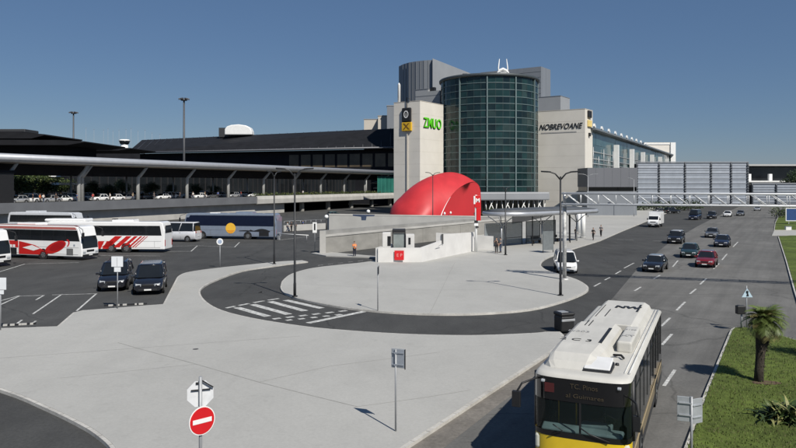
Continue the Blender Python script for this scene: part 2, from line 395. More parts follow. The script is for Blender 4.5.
# zebra crossing on the loop road
for s in [((236.5, 307.5), (268, 316.5)), ((252.5, 304.5), (289, 314.5)), ((270, 301.6), (305, 311)), ((285.5, 300.2), (322, 308.4))]:
    seg(*s, 0.5)
for i in range(6):                                   # dotted give-way blocks and the second, broken row
    t = i/5
    seg((273+66*t, 319.2-7.6*t), (280.5+66*t, 318.2-7.6*t), .34)
    if i < 5: seg((286+62*t, 320.6-6.6*t), (292+62*t, 319.8-6.6*t), .34)
for s in [((226, 308.2), (235, 306.3)), ((239, 305.6), (249, 303.6)), ((253.5, 302.8), (264, 300.9)), ((268, 300.3), (279, 298.6))]:
    seg(*s, .28)
seg((308, 323.2), (364, 311.6), .42)
# coach-park bays
for s in [((76.6, 311), (96.5, 293.6)), ((33, 314), (62, 294.2)), ((19, 296.2), (44, 295.4)), ((52, 295), (96, 293.8)), ((0, 305), (19, 296.3)), ((0, 301), (19, 295.8)),
          ((-20, 278), (25, 264)), ((25, 264), (79, 262.6)), ((16, 324.5), (22, 320)), ((8, 324.8), (32, 323.6)), ((30, 325), (36, 321)),
          ((150, 251.6), (191, 251.4)), ((191, 251.4), (197.5, 245.7)), ((197.5, 245.7), (234.5, 247.3)), ((234.5, 247.3), (239.5, 242.4)), ((165, 246.4), (197, 245.7)),
          ((280, 240), (309, 236.5)), ((100, 255.5), (160, 256)), ((36, 300), (44, 295.3))]:
    seg(*s, .13)
seg((312, 253.6), (377, 257.6), .2); 
for x in range(6): seg((318+x*10, 265.5-x*1.1), (323+x*10, 265-x*1.1), .1)
struct(mk.build('road_markings', paintw, fix=False))
# tyre-dark repair patches and joints
b = MB()
def patch(lst): b.sheet([G(x, y, 0) for x, y in lst], 0.008)
patch([(232, 293), (262, 291.5), (262, 292.6), (233, 294.2)]); patch([(262, 291.6), (276, 296), (274, 297), (258, 292.6)]); patch([(233, 258), (252, 262.5), (250, 263), (230, 258.6)])
struct(b.build('road_patch', mat('patch_tar', (.045, .045, .044), .9, var=.25, scale=2), fix=False))
b = MB()
def joint(pts, wd=.03):
    for i in range(len(pts)-1):
        a = G(*pts[i], .134); c = G(*pts[i+1], .134); n = Vector((-(c-a).y, (c-a).x, 0)).normalized()*wd/2
        b.add([a-n, a+n, c+n, c-n], [(0, 1, 2, 3)])
joint([(118, 342.5), (137, 348), (196, 364), (259, 382), (300, 392.5), (357, 406.5)], .035)
joint([(357, 406.5), (420, 398), (470, 390)], .02); joint([(0, 358), (137, 348)], .018); joint([(137, 348), (300, 336)], .015)
joint([(196, 364), (60, 378)], .015); joint([(259, 382), (330, 366), (440, 352)], .02); joint([(300, 284), (420, 290), (540, 289)], .02); joint([(430, 313), (455, 262)], .02)
struct(b.build('pavement_joint', mat('joint_dark', (.23, .225, .205), .9, var=.2), fix=False))
b = MB(); c0 = G(195.6, 349, .134)
b.add([(c0.x+.14*math.cos(k*PI/8), c0.y+.14*math.sin(k*PI/8), .136) for k in range(16)], [tuple(range(16))]); struct(b.build('manhole_surface', mat('iron', (.08, .08, .08), .7, var=.3), fix=False))
# ================================================================ VEHICLES
def wheel(parent, x, y, r, wd, out):
    w_ = MB(); w_.tube([(x, y-wd/2, r), (x, y-wd/2+.03, r), (x, y+wd/2-.03, r), (x, y+wd/2, r)], [r*.9, r, r, r*.9], 18)
    t = w_.build('wheel', tyre_m, parent)
    q = MB(); yy = y+out*(wd/2+.004); q.cyl((x, yy-out*.02, r), (x, yy, r), r*.62, r*.56, 14)
    for k in range(5):
        a = k*2*PI/5; q.box((x+r*.36*math.cos(a), yy+out*.004, r+r*.36*math.sin(a)), (r*.30, .012, r*.10), ry=-a, mi=1)
    q.build('rim', [rim_m, black], t)
    return t
CARS = {
 'sedan': dict(L=4.5, W=1.78, st=[(-2.25, .80, .62, .78), (-2.1, .93, .80, .93), (-1.5, 1, .86, .97), (0, 1, .86, .92), (.85, 1, .86, .92), (1.5, .97, .80, .86), (2.0, .88, .66, .74), (2.25, .74, .50, .58)],
               gb=(-1.75, .95), gt=(-1.05, .15), top=1.43),
 'hatch': dict(L=4.1, W=1.76, st=[(-2.05, .86, .70, .90), (-1.95, .95, .86, .98), (-1.3, 1, .90, .98), (0, 1, .88, .94), (.75, 1, .87, .94), (1.35, .97, .82, .89), (1.85, .88, .68, .76), (2.05, .76, .52, .6)],
               gb=(-1.95, .95), gt=(-1.55, .05), top=1.48),
 'suv': dict(L=4.6, W=1.86, st=[(-2.3, .88, .85, 1.02), (-2.2, .96, .98, 1.08), (-1.4, 1, 1.0, 1.08), (0, 1, .98, 1.06), (.85, 1, .98, 1.06), (1.5, .98, .95, 1.02), (2.1, .92, .84, .92), (2.3, .82, .62, .72)],
             gb=(-2.2, 1.05), gt=(-1.85, .25), top=1.72),
 'mpv': dict(L=4.8, W=1.92, st=[(-2.4, .9, .95, 1.08), (-2.3, .97, 1.02, 1.1), (-1.4, 1, 1.05, 1.12), (0, 1, 1.03, 1.1), (1.2, 1, 1.0, 1.08), (1.7, .98, .90, .99), (2.2, .92, .76, .85), (2.4, .84, .58, .68)],
             gb=(-2.32, 1.55), gt=(-2.1, .55), top=1.86),
 'van': dict(L=5.2, W=1.98, st=[(-2.6, .95, 1.2, 1.25), (-2.5, 1, 1.24, 1.28), (-1.4, 1, 1.25, 1.3), (0, 1, 1.22, 1.28), (1.5, 1, 1.16, 1.24), (2.0, .98, 1.0, 1.1), (2.4, .93, .82, .92), (2.6, .84, .6, .7)],
             gb=(-2.55, 1.95), gt=(-2.45, 1.05), top=2.3),
}
def make_car(kind, paint, name, label, cat, loc, rz, group=None, roofm=None, glass=None):
    d = CARS[kind]; L_, W_ = d['L'], d['W']; hw = W_/2
    t = thing(name, label, cat, loc, rz, group)
    b = MB(); rings = []
    for x, ws, belt, hood in d['st']:
        y = hw*ws
        endz = .30 if abs(x) > L_/2-.2 else .20
        half = [(0, endz), (y*.82, endz), (y*.97, endz+.10), (y, (belt+.3)/2), (y*.985, belt-.03), (y*.90, (belt+hood)/2+.01), (y*.70, hood), (0, hood+.025)]
        ring = [(x, a, z) for a, z in half]+[(x, -a, z) for a, z in half[-2:0:-1]]
        rings.append(ring)
    b.loft(rings, True, True, 0, True); b.build('body', paint, t)
    x0, x1 = d['gb']; t0, t1 = d['gt']; tz = d['top']; mid = d['st'][3]; bz = mid[2]+.0
    # glasshouse
    g = MB(); yb = hw*.955; yt = hw*.665 if kind in ('sedan', 'hatch') else hw*.74
    zb = d['st'][3][3]-.02
    bot = [(x0, -yb*.86, zb), (x0+.25, -yb, zb-.03), (x1-.35, -yb, zb-.03), (x1, -yb*.74, zb), (x1, yb*.74, zb), (x1-.35, yb, zb-.03), (x0+.25, yb, zb-.03), (x0, yb*.86, zb)]
    def up(f, ex=0.0):
        tp = [(t0, -yt*.84), (t0+.2, -yt), (t1-.2, -yt), (t1, -yt*.84), (t1, yt*.84), (t1-.2, yt), (t0+.2, yt), (t0, yt*.84)]
        return [(bx+(tx-bx)*f, (by+(ty-by)*f)*(1+ex), bz_+(tz-bz_)*f) for (bx, by, bz_), (tx, ty) in zip(bot, tp)]
    g.loft([up(0), up(.5, .015), up(.93)], True, False, 0, False); g.add(up(.93), [tuple(range(8))])
    gl_ = g.build('window', glass or darkglass, t)
    # roof skin and pillars
    r_ = MB(); top = up(1.0)
    r_.loft([up(.90, .008), [(a*1.0, c*.99, e-.0) for a, c, e in up(.975)], [(a*.93+.07*(t0+t1)/2, c*.86, tz+.025) for a, c, e in top]], True, True, 0, True)
    r_.build('roof', roofm or paint, t)
    for s in (-1, 1):
        for fx in ((2, 5)[s > 0], (1, 6)[s > 0]):
            a, c = Vector(up(0, .004)[fx]), Vector(up(.92, .006)[fx]); m_ = Vector(up(.5, .02)[fx])
            p = MB(); p.tube([a, m_, c], [.055, .05, .05], 6); p.build('window_pillar', paint, t)
        a, c = [(Vector(up(0)[i])+Vector(up(0)[j]))/2 for i, j in (((1, 2), (1, 2)) if s < 0 else ((5, 6), (5, 6)))][0], None
        c = (Vector(up(.92)[1 if s < 0 else 5])+Vector(up(.92)[2 if s < 0 else 6]))/2
        p = MB(); p.tube([a, (a+c)/2+Vector((0, s*.02, 0)), c], .035, 6); p.build('window_pillar', paint, t)
    fx = L_/2; st = d['st'][-1]; st2 = d['st'][-2]
    hz = (st2[2]+st[2])/2+.02
    for s in (-1, 1):
        h = MB(); h.loft([[(fx-.02, s*hw*.42, hz-.09), (fx-.02, s*hw*.42, hz+.06), (fx-.10, s*hw*.74, hz+.09), (fx-.10, s*hw*.74, hz-.07)], [(fx+.015, s*hw*.44, hz-.08), (fx+.01, s*hw*.44, hz+.04), (fx-.13, s*hw*.80, hz+.10), (fx-.10, s*hw*.80, hz-.05)]], True, True, 0, False)
        h.box((fx-.09, s*hw*.66, hz+.01), (.14, hw*.24, .10))
        h.build('headlight', lampglass, t, .015)
        q = MB(); q.box((-fx+.03, s*hw*.74, d['st'][0][2]-.06), (.10, hw*.2, .24)); q.build('tail_light', tailred, t, .015)
        mr = MB(); mx = x1-.30; mr.box((mx, s*(hw+.09), zb+.06), (.12, .2, .15)); mr.build('side_mirror', paint, t, .03)
        hd = MB()
        for xx in (-.25, .75): hd.box((xx-.3, s*(hw*1.0-.005), d['st'][3][2]-.12), (.16, .03, .03))
        hd.box((.35, s*hw*.992, .55), (.012, .012, .55)); hd.box((-.65, s*hw*.992, .55), (.012, .012, .55)); hd.build('door_handle', black, t)
    gr = MB(); gr.box((fx-.01, 0, hz-.02), (.06, hw*.72, .12)); gr.box((fx-.03, 0, .36), (.10, hw*1.2, .12)); gr.build('grille', black, t, .01)
    pl = MB(); pl.box((fx+.03, 0, .38), (.02, .44, .09)); pl.build('number_plate', plate_m, t); pl = MB(); pl.box((-fx-.02, 0, .72), (.02, .44, .09)); pl.build('number_plate', plate_m, t)
    wr = .31 if kind in ('sedan', 'hatch') else .35
    for x in (L_*.30, -L_*.30):
        for s in (-1, 1):
            ar = MB(); ar.ring((x, s*(hw+.002), wr+.01), 0, wr+.06, 'y', n=18); ar.build('wheel_arch', black, t, fix=False)
            wheel(t, x, s*(hw-.075), wr, .20, s)
    return t
def heading(v): return math.atan2(v[1], v[0])
ROADDIR = Vector((397, 700)).normalized()
toward = heading(-ROADDIR)
paints = {}
def carpaint(n, c, rough=.22, metal=.0): 
    if n not in paints: paints[n] = mat('paint_'+n, c, rough, metal, var=.04, coat=1.0)
    return paints[n]
pblk = carpaint('black', (.010, .010, .012)); pred = carpaint('wine_red', (.16, .008, .012)); pnavy = carpaint('navy', (.012, .016, .035)); pgreen = carpaint('dark_green', (.015, .035, .035))
psil = carpaint('silver', (.45, .46, .47), .3, .4); pwhite = carpaint('white', (.78, .78, .77)); pgrey = carpaint('grey', (.12, .125, .13), .3, .3); pblue = carpaint('blue', (.03, .06, .16))
def gp(px, py, back=0.0, rz=None):
    """ground point of the lowest visible front bumper, moved back by half a length"""
    p = G(px, py, 0)
    if rz is not None: p = p-Vector((math.cos(rz), math.sin(rz), 0))*back
    return p
grp = 'cars driving on the main road'
make_car('sedan', pblk, 'car', 'black saloon car with pale roof, nearest car on the main road', 'car', gp(651.5, 272.5, 2.0, toward), toward, grp, roofm=psil)
make_car('suv', pblk, 'car', 'black four by four with pale roof on the dark bus lane', 'car', gp(674, 244, 2.0, toward), toward, grp, roofm=psil)
make_car('hatch', pgreen, 'car', 'dark green hatchback just behind the wine red car', 'car', gp(688, 258, 1.5, toward), toward+.05, grp)
make_car('hatch', pred, 'car', 'wine red hatchback with black windows on the main road', 'car', gp(704.5, 268, 1.9, toward), toward, grp)
make_car('hatch', pnavy, 'car', 'dark navy hatchback, nearer of the two cars in the far right lane', 'car', gp(721, 247.5, 1.9, toward), toward, grp)
make_car('sedan', pgrey, 'car', 'dark grey saloon car following the navy hatchback', 'car', gp(711, 238, 1.9, toward), toward, grp)
make_car('van', pnavy, 'van', 'dark blue van waiting under the sign gantry', 'van', gp(694, 220, 1.9, toward), toward-.1, grp)
make_car('suv', pblk, 'car', 'black four by four beside the dark blue van', 'car', gp(711, 219, 1.9, toward), toward, grp)
make_car('hatch', pwhite, 'car', 'white bonneted car far away under the gantry', 'car', gp(727, 217, 1.9, toward), toward, grp)
make_car('sedan', pgrey, 'car', 'far dark grey saloon right of the white car under the gantry', 'car', gp(740, 216, 1.9, toward), toward, grp)
make_car('hatch', psil, 'car', 'farthest car on the road, silver, rightmost under the gantry', 'car', gp(757, 211, 1.9, toward), toward, grp)
park = heading(Vector((187, -700)).normalized())
_p1 = make_car('mpv', blackpaint, 'parked_car', 'black people carrier parked behind the white notice board', 'car', gp(112, 291.5, 2.4, park), park, 'black cars in the front bays')
_p2 = make_car('mpv', blackpaint, 'parked_car', 'black people carrier parked next to the plaza kerb, right of its twin', 'car', gp(148, 295, 2.4, park), park, 'black cars in the front bays')
_p1.scale = _p2.scale = (1.1, 1.12, 1.1)
# white delivery van by the lamp post
vr = heading(Vector((-.14, -.99)))
vt = make_car('van', pwhite, 'delivery_van', 'small white van stopped beside the lamp post at the island kerb', 'van', gp(567.5, 273.5, 2.1, vr), vr)
vt.scale = (.86, .92, .82)
# white box truck
def box_truck(loc, rz):
    t = thing('box_truck', 'white box lorry standing by the pavement near the gantry', 'lorry', loc, rz)
    b = MB(); b.side([(1.2, .5), (2.75, .5), (2.8, .9), (2.72, 1.25), (2.3, 1.45), (1.85, 2.15), (1.2, 2.2)], -.95, .95); b.build('cab', bwhite, t, .07)
    b = MB(); b.side([(2.34, 1.46), (2.27, 1.44), (1.84, 2.08), (1.92, 2.10)], -.85, .85); b.build('windscreen', darkglass, t)
    for s in (-1, 1):
        b = MB(); b.side([(1.35, 1.4), (2.1, 1.4), (1.78, 2.0), (1.35, 2.0)], s*.95, s*.965); b.build('side_window', darkglass, t)
        b = MB(); b.box((2.76, s*.70, .85), (.1, .34, .2)); b.build('headlight', lampglass, t, .02)
        b = MB(); b.box((2.0, s*1.12, 1.55), (.08, .2, .34)); b.build('side_mirror', black, t, .02)
    b = MB(); b.box((-.9, 0, 1.75), (4.0, 2.15, 2.25)); b.build('cargo_box', bwhite, t, .04)
    b = MB(); b.box((0, 0, .45), (5.2, 1.6, .2)); b.box((2.78, 0, .48), (.14, 1.9, .3)); b.box((2.79, 0, 1.02), (.04, 1.0, .16)); b.build('chassis', black, t)
    b = MB(); b.box((2.86, 0, .5), (.02, .5, .11)); b.build('number_plate', plate_m, t)
    for x in (1.8, -1.5):
        for s in (-1, 1): wheel(t, x, s*.85, .4, .26, s)
box_truck(gp(653, 227.5, 2.8, toward), toward)
# ---------------------------------------------------------------- coaches
def coach(L_, name, label, loc, rz, wallm, winm, axles, group, rear_wheels_front=False, top=3.65, roofm=None):
    W_ = 2.5; hw = W_/2; f = L_/2
    t = thing(name, label, 'coach', loc, rz, group)
    prof = [(-f, .38), (-f, 2.6), (-f+.25, top-.12), (-f+.6, top), (f-1.1, top), (f-.55, top-.14), (f-.12, 2.0), (f, 1.1), (f-.02, .38)]
    b = MB(); b.side(prof, -hw, hw); b.build('body', wallm, t, .10, seg=3)
    for s in (-1, 1):
        b = MB(); y = s*(hw+.006)
        b.side([(-f+.35, 2.02), (-f+.55, 3.18), (f-.62, 3.18), (f-.30, 2.02)], min(y, y-s*.03), max(y, y-s*.03))
        wn_ = b.build('side_window', winm, t)
        q = MB(); n = int(L_/1.7)
        for k in range(1, n): q.box((-f+.5+(L_-1.1)*k/n, y+s*.004, 2.6), (.045, .012, 1.14))
        q.build('window_divider', black, wn_)
        q = MB(); q.box((0, s*(hw+.004), .62), (L_-1.0, .012, .03)); q.box((0, s*(hw+.004), 1.35), (L_-.8, .012, .02))
        for k in range(5): q.box((-f+1.2+(L_-2.6)*k/4, s*(hw+.004), .98), (.02, .012, .74))
        q.build('luggage_hatch', mat('panel_gap', (.12, .12, .12), .6), t)
    b = MB()                                             # windscreen following the raked nose
    b.loft([[(f-.58+.02, y, top-.22) for y in (-hw+.14, hw-.14)], [(f-.12+.02, y, 2.0) for y in (-hw+.1, hw-.1)], [(f-.03+.02, y, 1.25) for y in (-hw+.12, hw-.12)]], False, False, 0, False)
    b.loft([[(f-.58-.1, y, top-.22) for y in (-hw+.14, hw-.14)], [(f-.12-.1, y, 2.0) for y in (-hw+.1, hw-.1)], [(f-.03-.1, y, 1.25) for y in (-hw+.12, hw-.12)]], False, False, 0, False)
    b.build('windscreen', darkglass, t, fix=False)
    b = MB(); b.box((-f-.006, 0, 2.75), (.03, 2.0, .9)); b.build('rear_window', darkglass, t, .01)
    for s in (-1, 1):
        b = MB(); b.box((f-.01, s*.9, .85), (.08, .42, .22)); b.build('headlight', lampglass, t, .03)
        b = MB(); b.box((-f-.004, s*1.08, 1.15), (.05, .16, .75)); b.build('tail_light', tailred, t, .02)
        b = MB(); b.tube([(f-.5, s*(hw-.1), top-.1), (f+.25, s*(hw+.18), top-.35), (f+.35, s*(hw+.22), top-.7)], .035, 6); b.box((f+.34, s*(hw+.22), top-.95), (.14, .26, .55)); b.build('side_mirror', black, t, .03)
    b = MB(); b.box((f-.02, 0, .5), (.12, 2.3, .26)); b.box((f+.0, 0, .98), (.04, 1.1, .22)); b.build('bumper', black, t, .04)
    b = MB(); b.box((f+.05, 0, .55), (.02, .5, .11)); b.build('number_plate', plate_m, t)
    b = MB(); b.box((-f*.3, 0, top+.10), (2.6, 1.7, .26)); b.build('roof_unit', roofm or wallm, t, .08)
    for x in axles:
        for s in (-1, 1):
            ar = MB(); ar.ring((x, s*(hw+.005), .52), 0, .64, 'y', n=20); ar.build('wheel_arch', black, t, fix=False)
            wheel(t, x, s*(hw-.13), .50, .30, s)
    return t
def livery(t, poly, side_y, m, name='livery_shape'):
    b = MB(); y0, y1 = (side_y, side_y+.008) if side_y > 0 else (side_y-.008, side_y)
    b.side(poly, y0, y1); return b.build(name, m, t)
cg = 'coaches parked in a row at the left'
# red and white coach: nose towards the right of the photo
d2 = Vector((.955, -.30)).normalized(); r2 = heading(d2)
n2 = G(82, 260.8, 0)
c2 = coach(12.0, 'coach', 'white coach with red loop on its side and pinkish red roof edge', n2-Vector((d2.x, d2.y, 0))*6.0+Vector((.30, .955, 0))*1.25, r2, bwhite, darkglass, [0.9, -4.3], cg)
def red_coach_livery(c, f):
    ys = -1.262
    b = MB(); b.side([(-f+.1, 3.25), (-f+.3, 3.50), (f-.85, 3.50), (f-.7, 3.25)], ys-.008, ys); b.box((0, -1.02, 3.665), (2*f-1.4, .42, .02)); b.build('roof_edge_stripe', mat('faded_red', (.42, .13, .11), .4, var=.1), c)
    # the loop: a broad red drop with a white outline and a tail
    def blob(cx, cz, rx, rz_, rot, n=28):
        return [(cx+rx*math.cos(a)*math.cos(rot)-rz_*math.sin(a)*math.sin(rot), cz+rx*math.cos(a)*math.sin(rot)+rz_*math.sin(a)*math.cos(rot)) for a in [2*PI*k/n for k in range(n)]]
    livery(c, blob(2.55, 1.35, 1.45, .55, .35), ys, redp)
    livery(c, blob(2.75, 1.42, 1.05, .38, .35), ys-.009, mat('livery_deep_red', (.33, .010, .012), .3, var=.05, coat=.4))
    ol = blob(2.75, 1.40, 1.75, .72, .35); il = blob(2.70, 1.38, 1.62, .62, .35)
    b = MB(); n = len(ol)
    for k in range(n):
        if 2 <= k <= 24: continue
        b.side([ol[k], ol[(k+1) % n], il[(k+1) % n], il[k]], ys-.008, ys)
    b.build('livery_shape', redp, c)
    livery(c, [(-2.4, .5), (-2.4, 1.9), (-1.2, 1.7), (-.2, 1.5), (.9, 1.0), (1.7, .7), (1.2, .5)], ys, redp)
    livery(c, [(-1.9, 1.2), (-.6, 1.5), (.5, 1.15), (-.4, .9)], ys-.009, bwhite)
    livery(c, [(-5.6, 1.2), (-5.6, 1.95), (-2.5, 1.95), (-2.5, 1.2)], ys, redp)
    livery(c, [(-5.6, .45), (-5.6, 1.15), (-2.7, 1.15), (-2.7, .45)], ys, black)
    for k in range(5): livery(c, [(-4.9+k*.42, 1.2), (-4.9+k*.42, 1.5), (-4.6+k*.42, 1.5), (-4.6+k*.42, 1.2)], ys-.009, bwhite)
    livery(c, [(4.0, .55), (4.0, 1.25), (4.85, 1.25), (4.85, .55)], ys, mat('grille_grey', (.13, .13, .13), .6))
    livery(c, [(4.9, 1.5), (4.9, 1.7), (5.1, 1.7), (5.1, 1.5)], ys, mat('decal_grey', (.25, .28, .33), .5))
red_coach_livery(c2, 6.0)
n1 = G(-10, 268.5, 0)
c1 = coach(12.0, 'coach', 'coach at the left picture edge of which mostly the white and red nose shows', n1-Vector((d2.x, d2.y, 0))*6.0+Vector((.30, .955, 0))*1.25, r2, bwhite, darkglass, [0.9, -4.3], cg)
red_coach_livery(c1, 6.0)
# white coach with slanted red stripes, tail towards the right
d3 = Vector((-.998, .05)).normalized(); r3 = heading(d3)
n3 = G(164.5, 252.8, 0)
c3 = coach(15.0, 'coach', 'long white coach with slanting red stripes above its twin rear wheels', n3+Vector((d3.x, d3.y, 0))*7.5+Vector((.05, .998, 0))*1.25, r3, bwhite, darkglass, [-1.05, -2.9, 4.6], cg)
ys3 = 1.262
for x0, wd in ((-1.4, 1.0), (-2.55, .75), (-3.3, .5), (-3.85, .30), (-4.22, .18), (-4.52, .12)):
    livery(c3, [(x0-1.0, 1.95), (x0+.0-1.0+wd*.85, 1.95), (x0+wd+.5, .62), (x0+.5, .62)], ys3, redp, 'red_stripe')
for x0, wd in ((-.9, .9), (.2, .8), (1.2, .6)):
    livery(c3, [(x0-.45, 1.35), (x0-.45+wd*.9, 1.35), (x0+wd, .45), (x0, .45)], ys3, redp, 'red_stripe')
b = MB(); b.box((4.7, 0, 3.80), (5.0, 2.1, .36)); b.build('roof_fairing', bwhite, c3, .15)
b = MB(); b.box((-1.2, .5, 3.82), (.5, .6, .3)); b.build('roof_hatch', black, c3, .03)
# pale coach behind
n4 = P(80, 214, 112); 
d4 = Vector((.97, -.22)).normalized()
c4 = coach(12.5, 'coach', 'pale grey coach parked behind the others with only its roof showing', Vector((n4.x, n4.y, 0))-Vector((d4.x, d4.y, 0))*6.25, heading(d4), mat('coach_pale', (.55, .57, .60), .35, var=.05, coat=.3), darkglass, [3.2, -3.2], cg, top=3.6)
# blue coach with the sun
d5 = Vector((-.985, .17)).normalized(); n5 = G(276, 239.8, 0)
c5 = coach(14.6, 'coach', 'silver blue coach with a yellow sun disc and dark navy windows', n5+Vector((d5.x, d5.y, 0))*7.3+Vector((.17, .985, 0))*1.25, heading(d5), coachgrey, navy, [4.2, -2.95], cg, top=3.8)
y5 = 1.262
b = MB(); b.side([(-7.2, 1.95), (-7.18, 2.3), (-6.9, 3.5), (6.1, 3.5), (7.0, 2.0)], y5, y5+.01); b.build('upper_band', navy, c5)
sunm = mat('sun_yellow', (.82, .47, .05), .4, var=.05)
livery(c5, [(-.3+.78*math.cos(2*PI*k/28), 1.62+.78*math.sin(2*PI*k/28)) for k in range(28)], y5+.012, sunm, 'sun_emblem')
b = MB()
for k in range(4): b.side([(-.9+k*.12, 1.25-.12*k), (-.9+k*.12, 1.31-.12*k), (.3-k*.12, 1.31-.12*k), (.3-k*.12, 1.25-.12*k)], y5+.021, y5+.026)
b.build('sun_stripe', mat('sun_orange', (.75, .22, .02), .4), c5)
hill = []
for k in range(25):
    x = -6.4+k*.2; hill.append((x, 1.25+.33*abs(math.sin((x+6.4)*1.25))*(1 if x < -3.2 else .25)))
livery(c5, hill+[(-1.6, 1.2), (-6.4, 1.12)], y5, black, 'hill_shape')
livery(c5, [(-6.2, .5), (-6.2, 1.12), (-4.7, 1.12), (-4.7, .5)], y5, black)
b = MB(); b.box((-7.34, 0, 2.0), (.06, 2.3, 2.6)); b.build('tail_panel', coachgrey, c5, .02)
b = MB(); b.box((2.6, .2, 3.8), (1.2, 1.2, .2)); b.build('roof_hatch', bwhite, c5, .08)
# silver minibus
mb_ = make_car('van', carpaint('pale_silver', (.62, .63, .65), .3, .1), 'minibus', 'pale silver minibus with black side windows between two coaches', 'minibus', G(181, 242, 0)+Vector((-.6, 1.2, 0)), heading(Vector((-.97, .18))))
mb_.scale = (1.12, 1.05, 1.2)
# ---------------------------------------------------------------- city bus in the foreground
def city_bus():
    L_, W_ = 11.4, 2.52; f, hw = L_/2, W_/2
    u = Vector((317, 700)).normalized(); fw = -u; rz = heading(fw)
    corner = P(626, 380, 17.9)                            # upper front corner on the picture's right
    lft = Vector((-fw.y, fw.x))                           # the bus's own left
    c = Vector((corner.x, corner.y))-lft*(hw-.12)-fw*(f-.1)
    t = thing('city_bus', 'yellow and white city bus with roof pods, cut by the bottom picture edge', 'bus', (c.x, c.y, 0), rz)
    def outline(ins=0.0, fo=0.0):
        p = []
        xr = -f+ins; y = hw-ins; xf = f-ins+fo
        p += [(xr, -y+.15), (xr+.1, -y), (0, -y), (xf-.52, -y)]
        for k in range(1, 12):
            a = -PI/2+PI*k/12
            p.append((xf-.52+.52*math.cos(a)**.6 if math.cos(a) > 0 else xf-.52, y*(abs(math.sin(a))**.55)*(1 if a > 0 else -1)))
        p += [(xf-.52, y), (0, y), (xr+.1, y), (xr, y-.15)]
        return p
    def band(z0, z1, m, name, sel=None, ins=0.0, fo0=0, fo1=0, parent=t):
        a = outline(ins, fo0); d = outline(ins, fo1); b = MB(); n = len(a)
        for i in range(n):
            j = (i+1) % n
            if sel and not sel(i): continue
            b.add([(a[i][0], a[i][1], z0), (a[j][0], a[j][1], z0), (d[j][0], d[j][1], z1), (d[i][0], d[i][1], z1)], [(0, 1, 2, 3)], 0, True)
        return b.build(name, m, parent)
    front = lambda i: 3 <= i <= 14
    notfront = lambda i: not front(i)
    band(.30, .58, busblue, 'skirt', front); band(.30, .58, mat('bus_side_dark', (.03, .03, .032), .5), 'side_skirt', notfront); body = band(.58, 1.46, busyellow, 'body', front); band(.58, 1.02, mat('bus_side_tan', (.20, .16, .10), .45, var=.15), 'side_panel', notfront)
    band(1.46, 2.30, glass_mat('windscreen_glass', (.02, .03, .03), .38), 'windscreen', front, .012)
    band(2.30, 2.90, mat('bus_gloss_black', (.008, .008, .009), .12, coat=1.0, var=.1), 'destination_header', front)
    sw = band(1.02, 2.90, darkglass, 'side_window', notfront, .004)
    for s in (-1, 1):
        for k in range(9): b = MB(); b.box((-f+.6+k*1.18, s*(hw-.002), 2.1), (.05, .02, 1.5)); b.build('window_divider', black, sw)
        b = MB(); b.box((0, s*(hw-.002), 2.5), (L_-1.4, .014, .03)); b.build('window_rail', black, sw)
    # screen pillars, base frame, centre post
    b = MB(); b.box((f-.015, .0, 1.82), (.03, .05, .96)); b.build('screen_divider', black, t)
    o = outline(-.004)
    b = MB()
    for i in (3, 15):
        b.tube([(o[i][0]-.02, o[i][1], 1.34), (o[i][0]-.02, o[i][1], 2.9)], .06, 6)
    b.build('pillar', black, t)
    bm_ = mat('bus_base_black', (.01, .01, .011), .3)
    q = outline(-.006); b = MB()
    for i in range(3, 15):
        b.add([(q[i][0], q[i][1], 1.34), (q[i+1][0], q[i+1][1], 1.34), (q[i+1][0], q[i+1][1], 1.48), (q[i][0], q[i][1], 1.48)], [(0, 1, 2, 3)], 0, True)
    b.build('screen_sill', bm_, t)
    # roof
    busroof = surface_mat('bus_roof_cream', (.56, .545, .50), [(.5, .35, .65, .9, 1.05, None), (1.4, .45, .7, 1.0, .92, (.35, 2.2, 1)), (6, .6, .75, 1.0, .88, None)], rough=.5, bump=.03)
    b = MB(); rr = [outline(0), outline(.03), outline(.10), outline(.22)]; zz = [2.90, 2.965, 3.0, 3.02]
    b.loft([[(x, y, z) for x, y in r_] for r_, z in zip(rr, zz)], True, False, 0, True); b.add([(x, y, 3.02) for x, y in rr[-1]], [tuple(range(len(rr[-1])))]); b.build('roof', busroof, t)
    # roof pods
    b = MB()
    def pod(secs):
        rings = []
        for x, y0, y1, z in secs:
            rings.append([(x, y0, 3.0), (x, y0+.12, 3.0+(z-3.0)*.8), (x, y0+.25, z), (x, y1-.30, z), (x, y1-.12, 3.0+(z-3.0)*.7), (x, y1, 3.0)])
        b.loft(rings, True, True, 0, False)
    pod([(5.15, -1.0, .30, 3.03), (4.95, -1.10, .34, 3.2), (4.55, -1.14, .38, 3.34), (3.6, -1.14, .46, 3.40), (.2, -1.14, .50, 3.40)])
    b.build('gas_pod', busroof, t, .12, seg=4)
    b = MB(); b.box((1.35, .76, 3.17), (2.5, .44, .36)); b.build('battery_pod', busroof, t, .07, seg=3)
    b = MB(); pod([(.05, -.95, .98, 3.36), (-1.0, -.95, .98, 3.38), (-4.9, -.95, .98, 3.36), (-5.3, -.9, .9, 3.1)]); b.build('cooling_pod', busroof, t, .08, seg=3)
    b = MB(); b.side([(4.45, 3.18), (5.18, 3.06), (5.2, 3.0), (4.45, 3.0)], -.03, .72); b.build('roof_hatch_frame', black, t, .04)
    b = MB(); b.side([(4.38, 3.27), (5.14, 3.12), (5.14, 3.07), (4.38, 3.17)], -.0, .68); b.build('roof_hatch', mat('hatch_grey', (.68, .68, .67), .35, var=.05), t, .03)
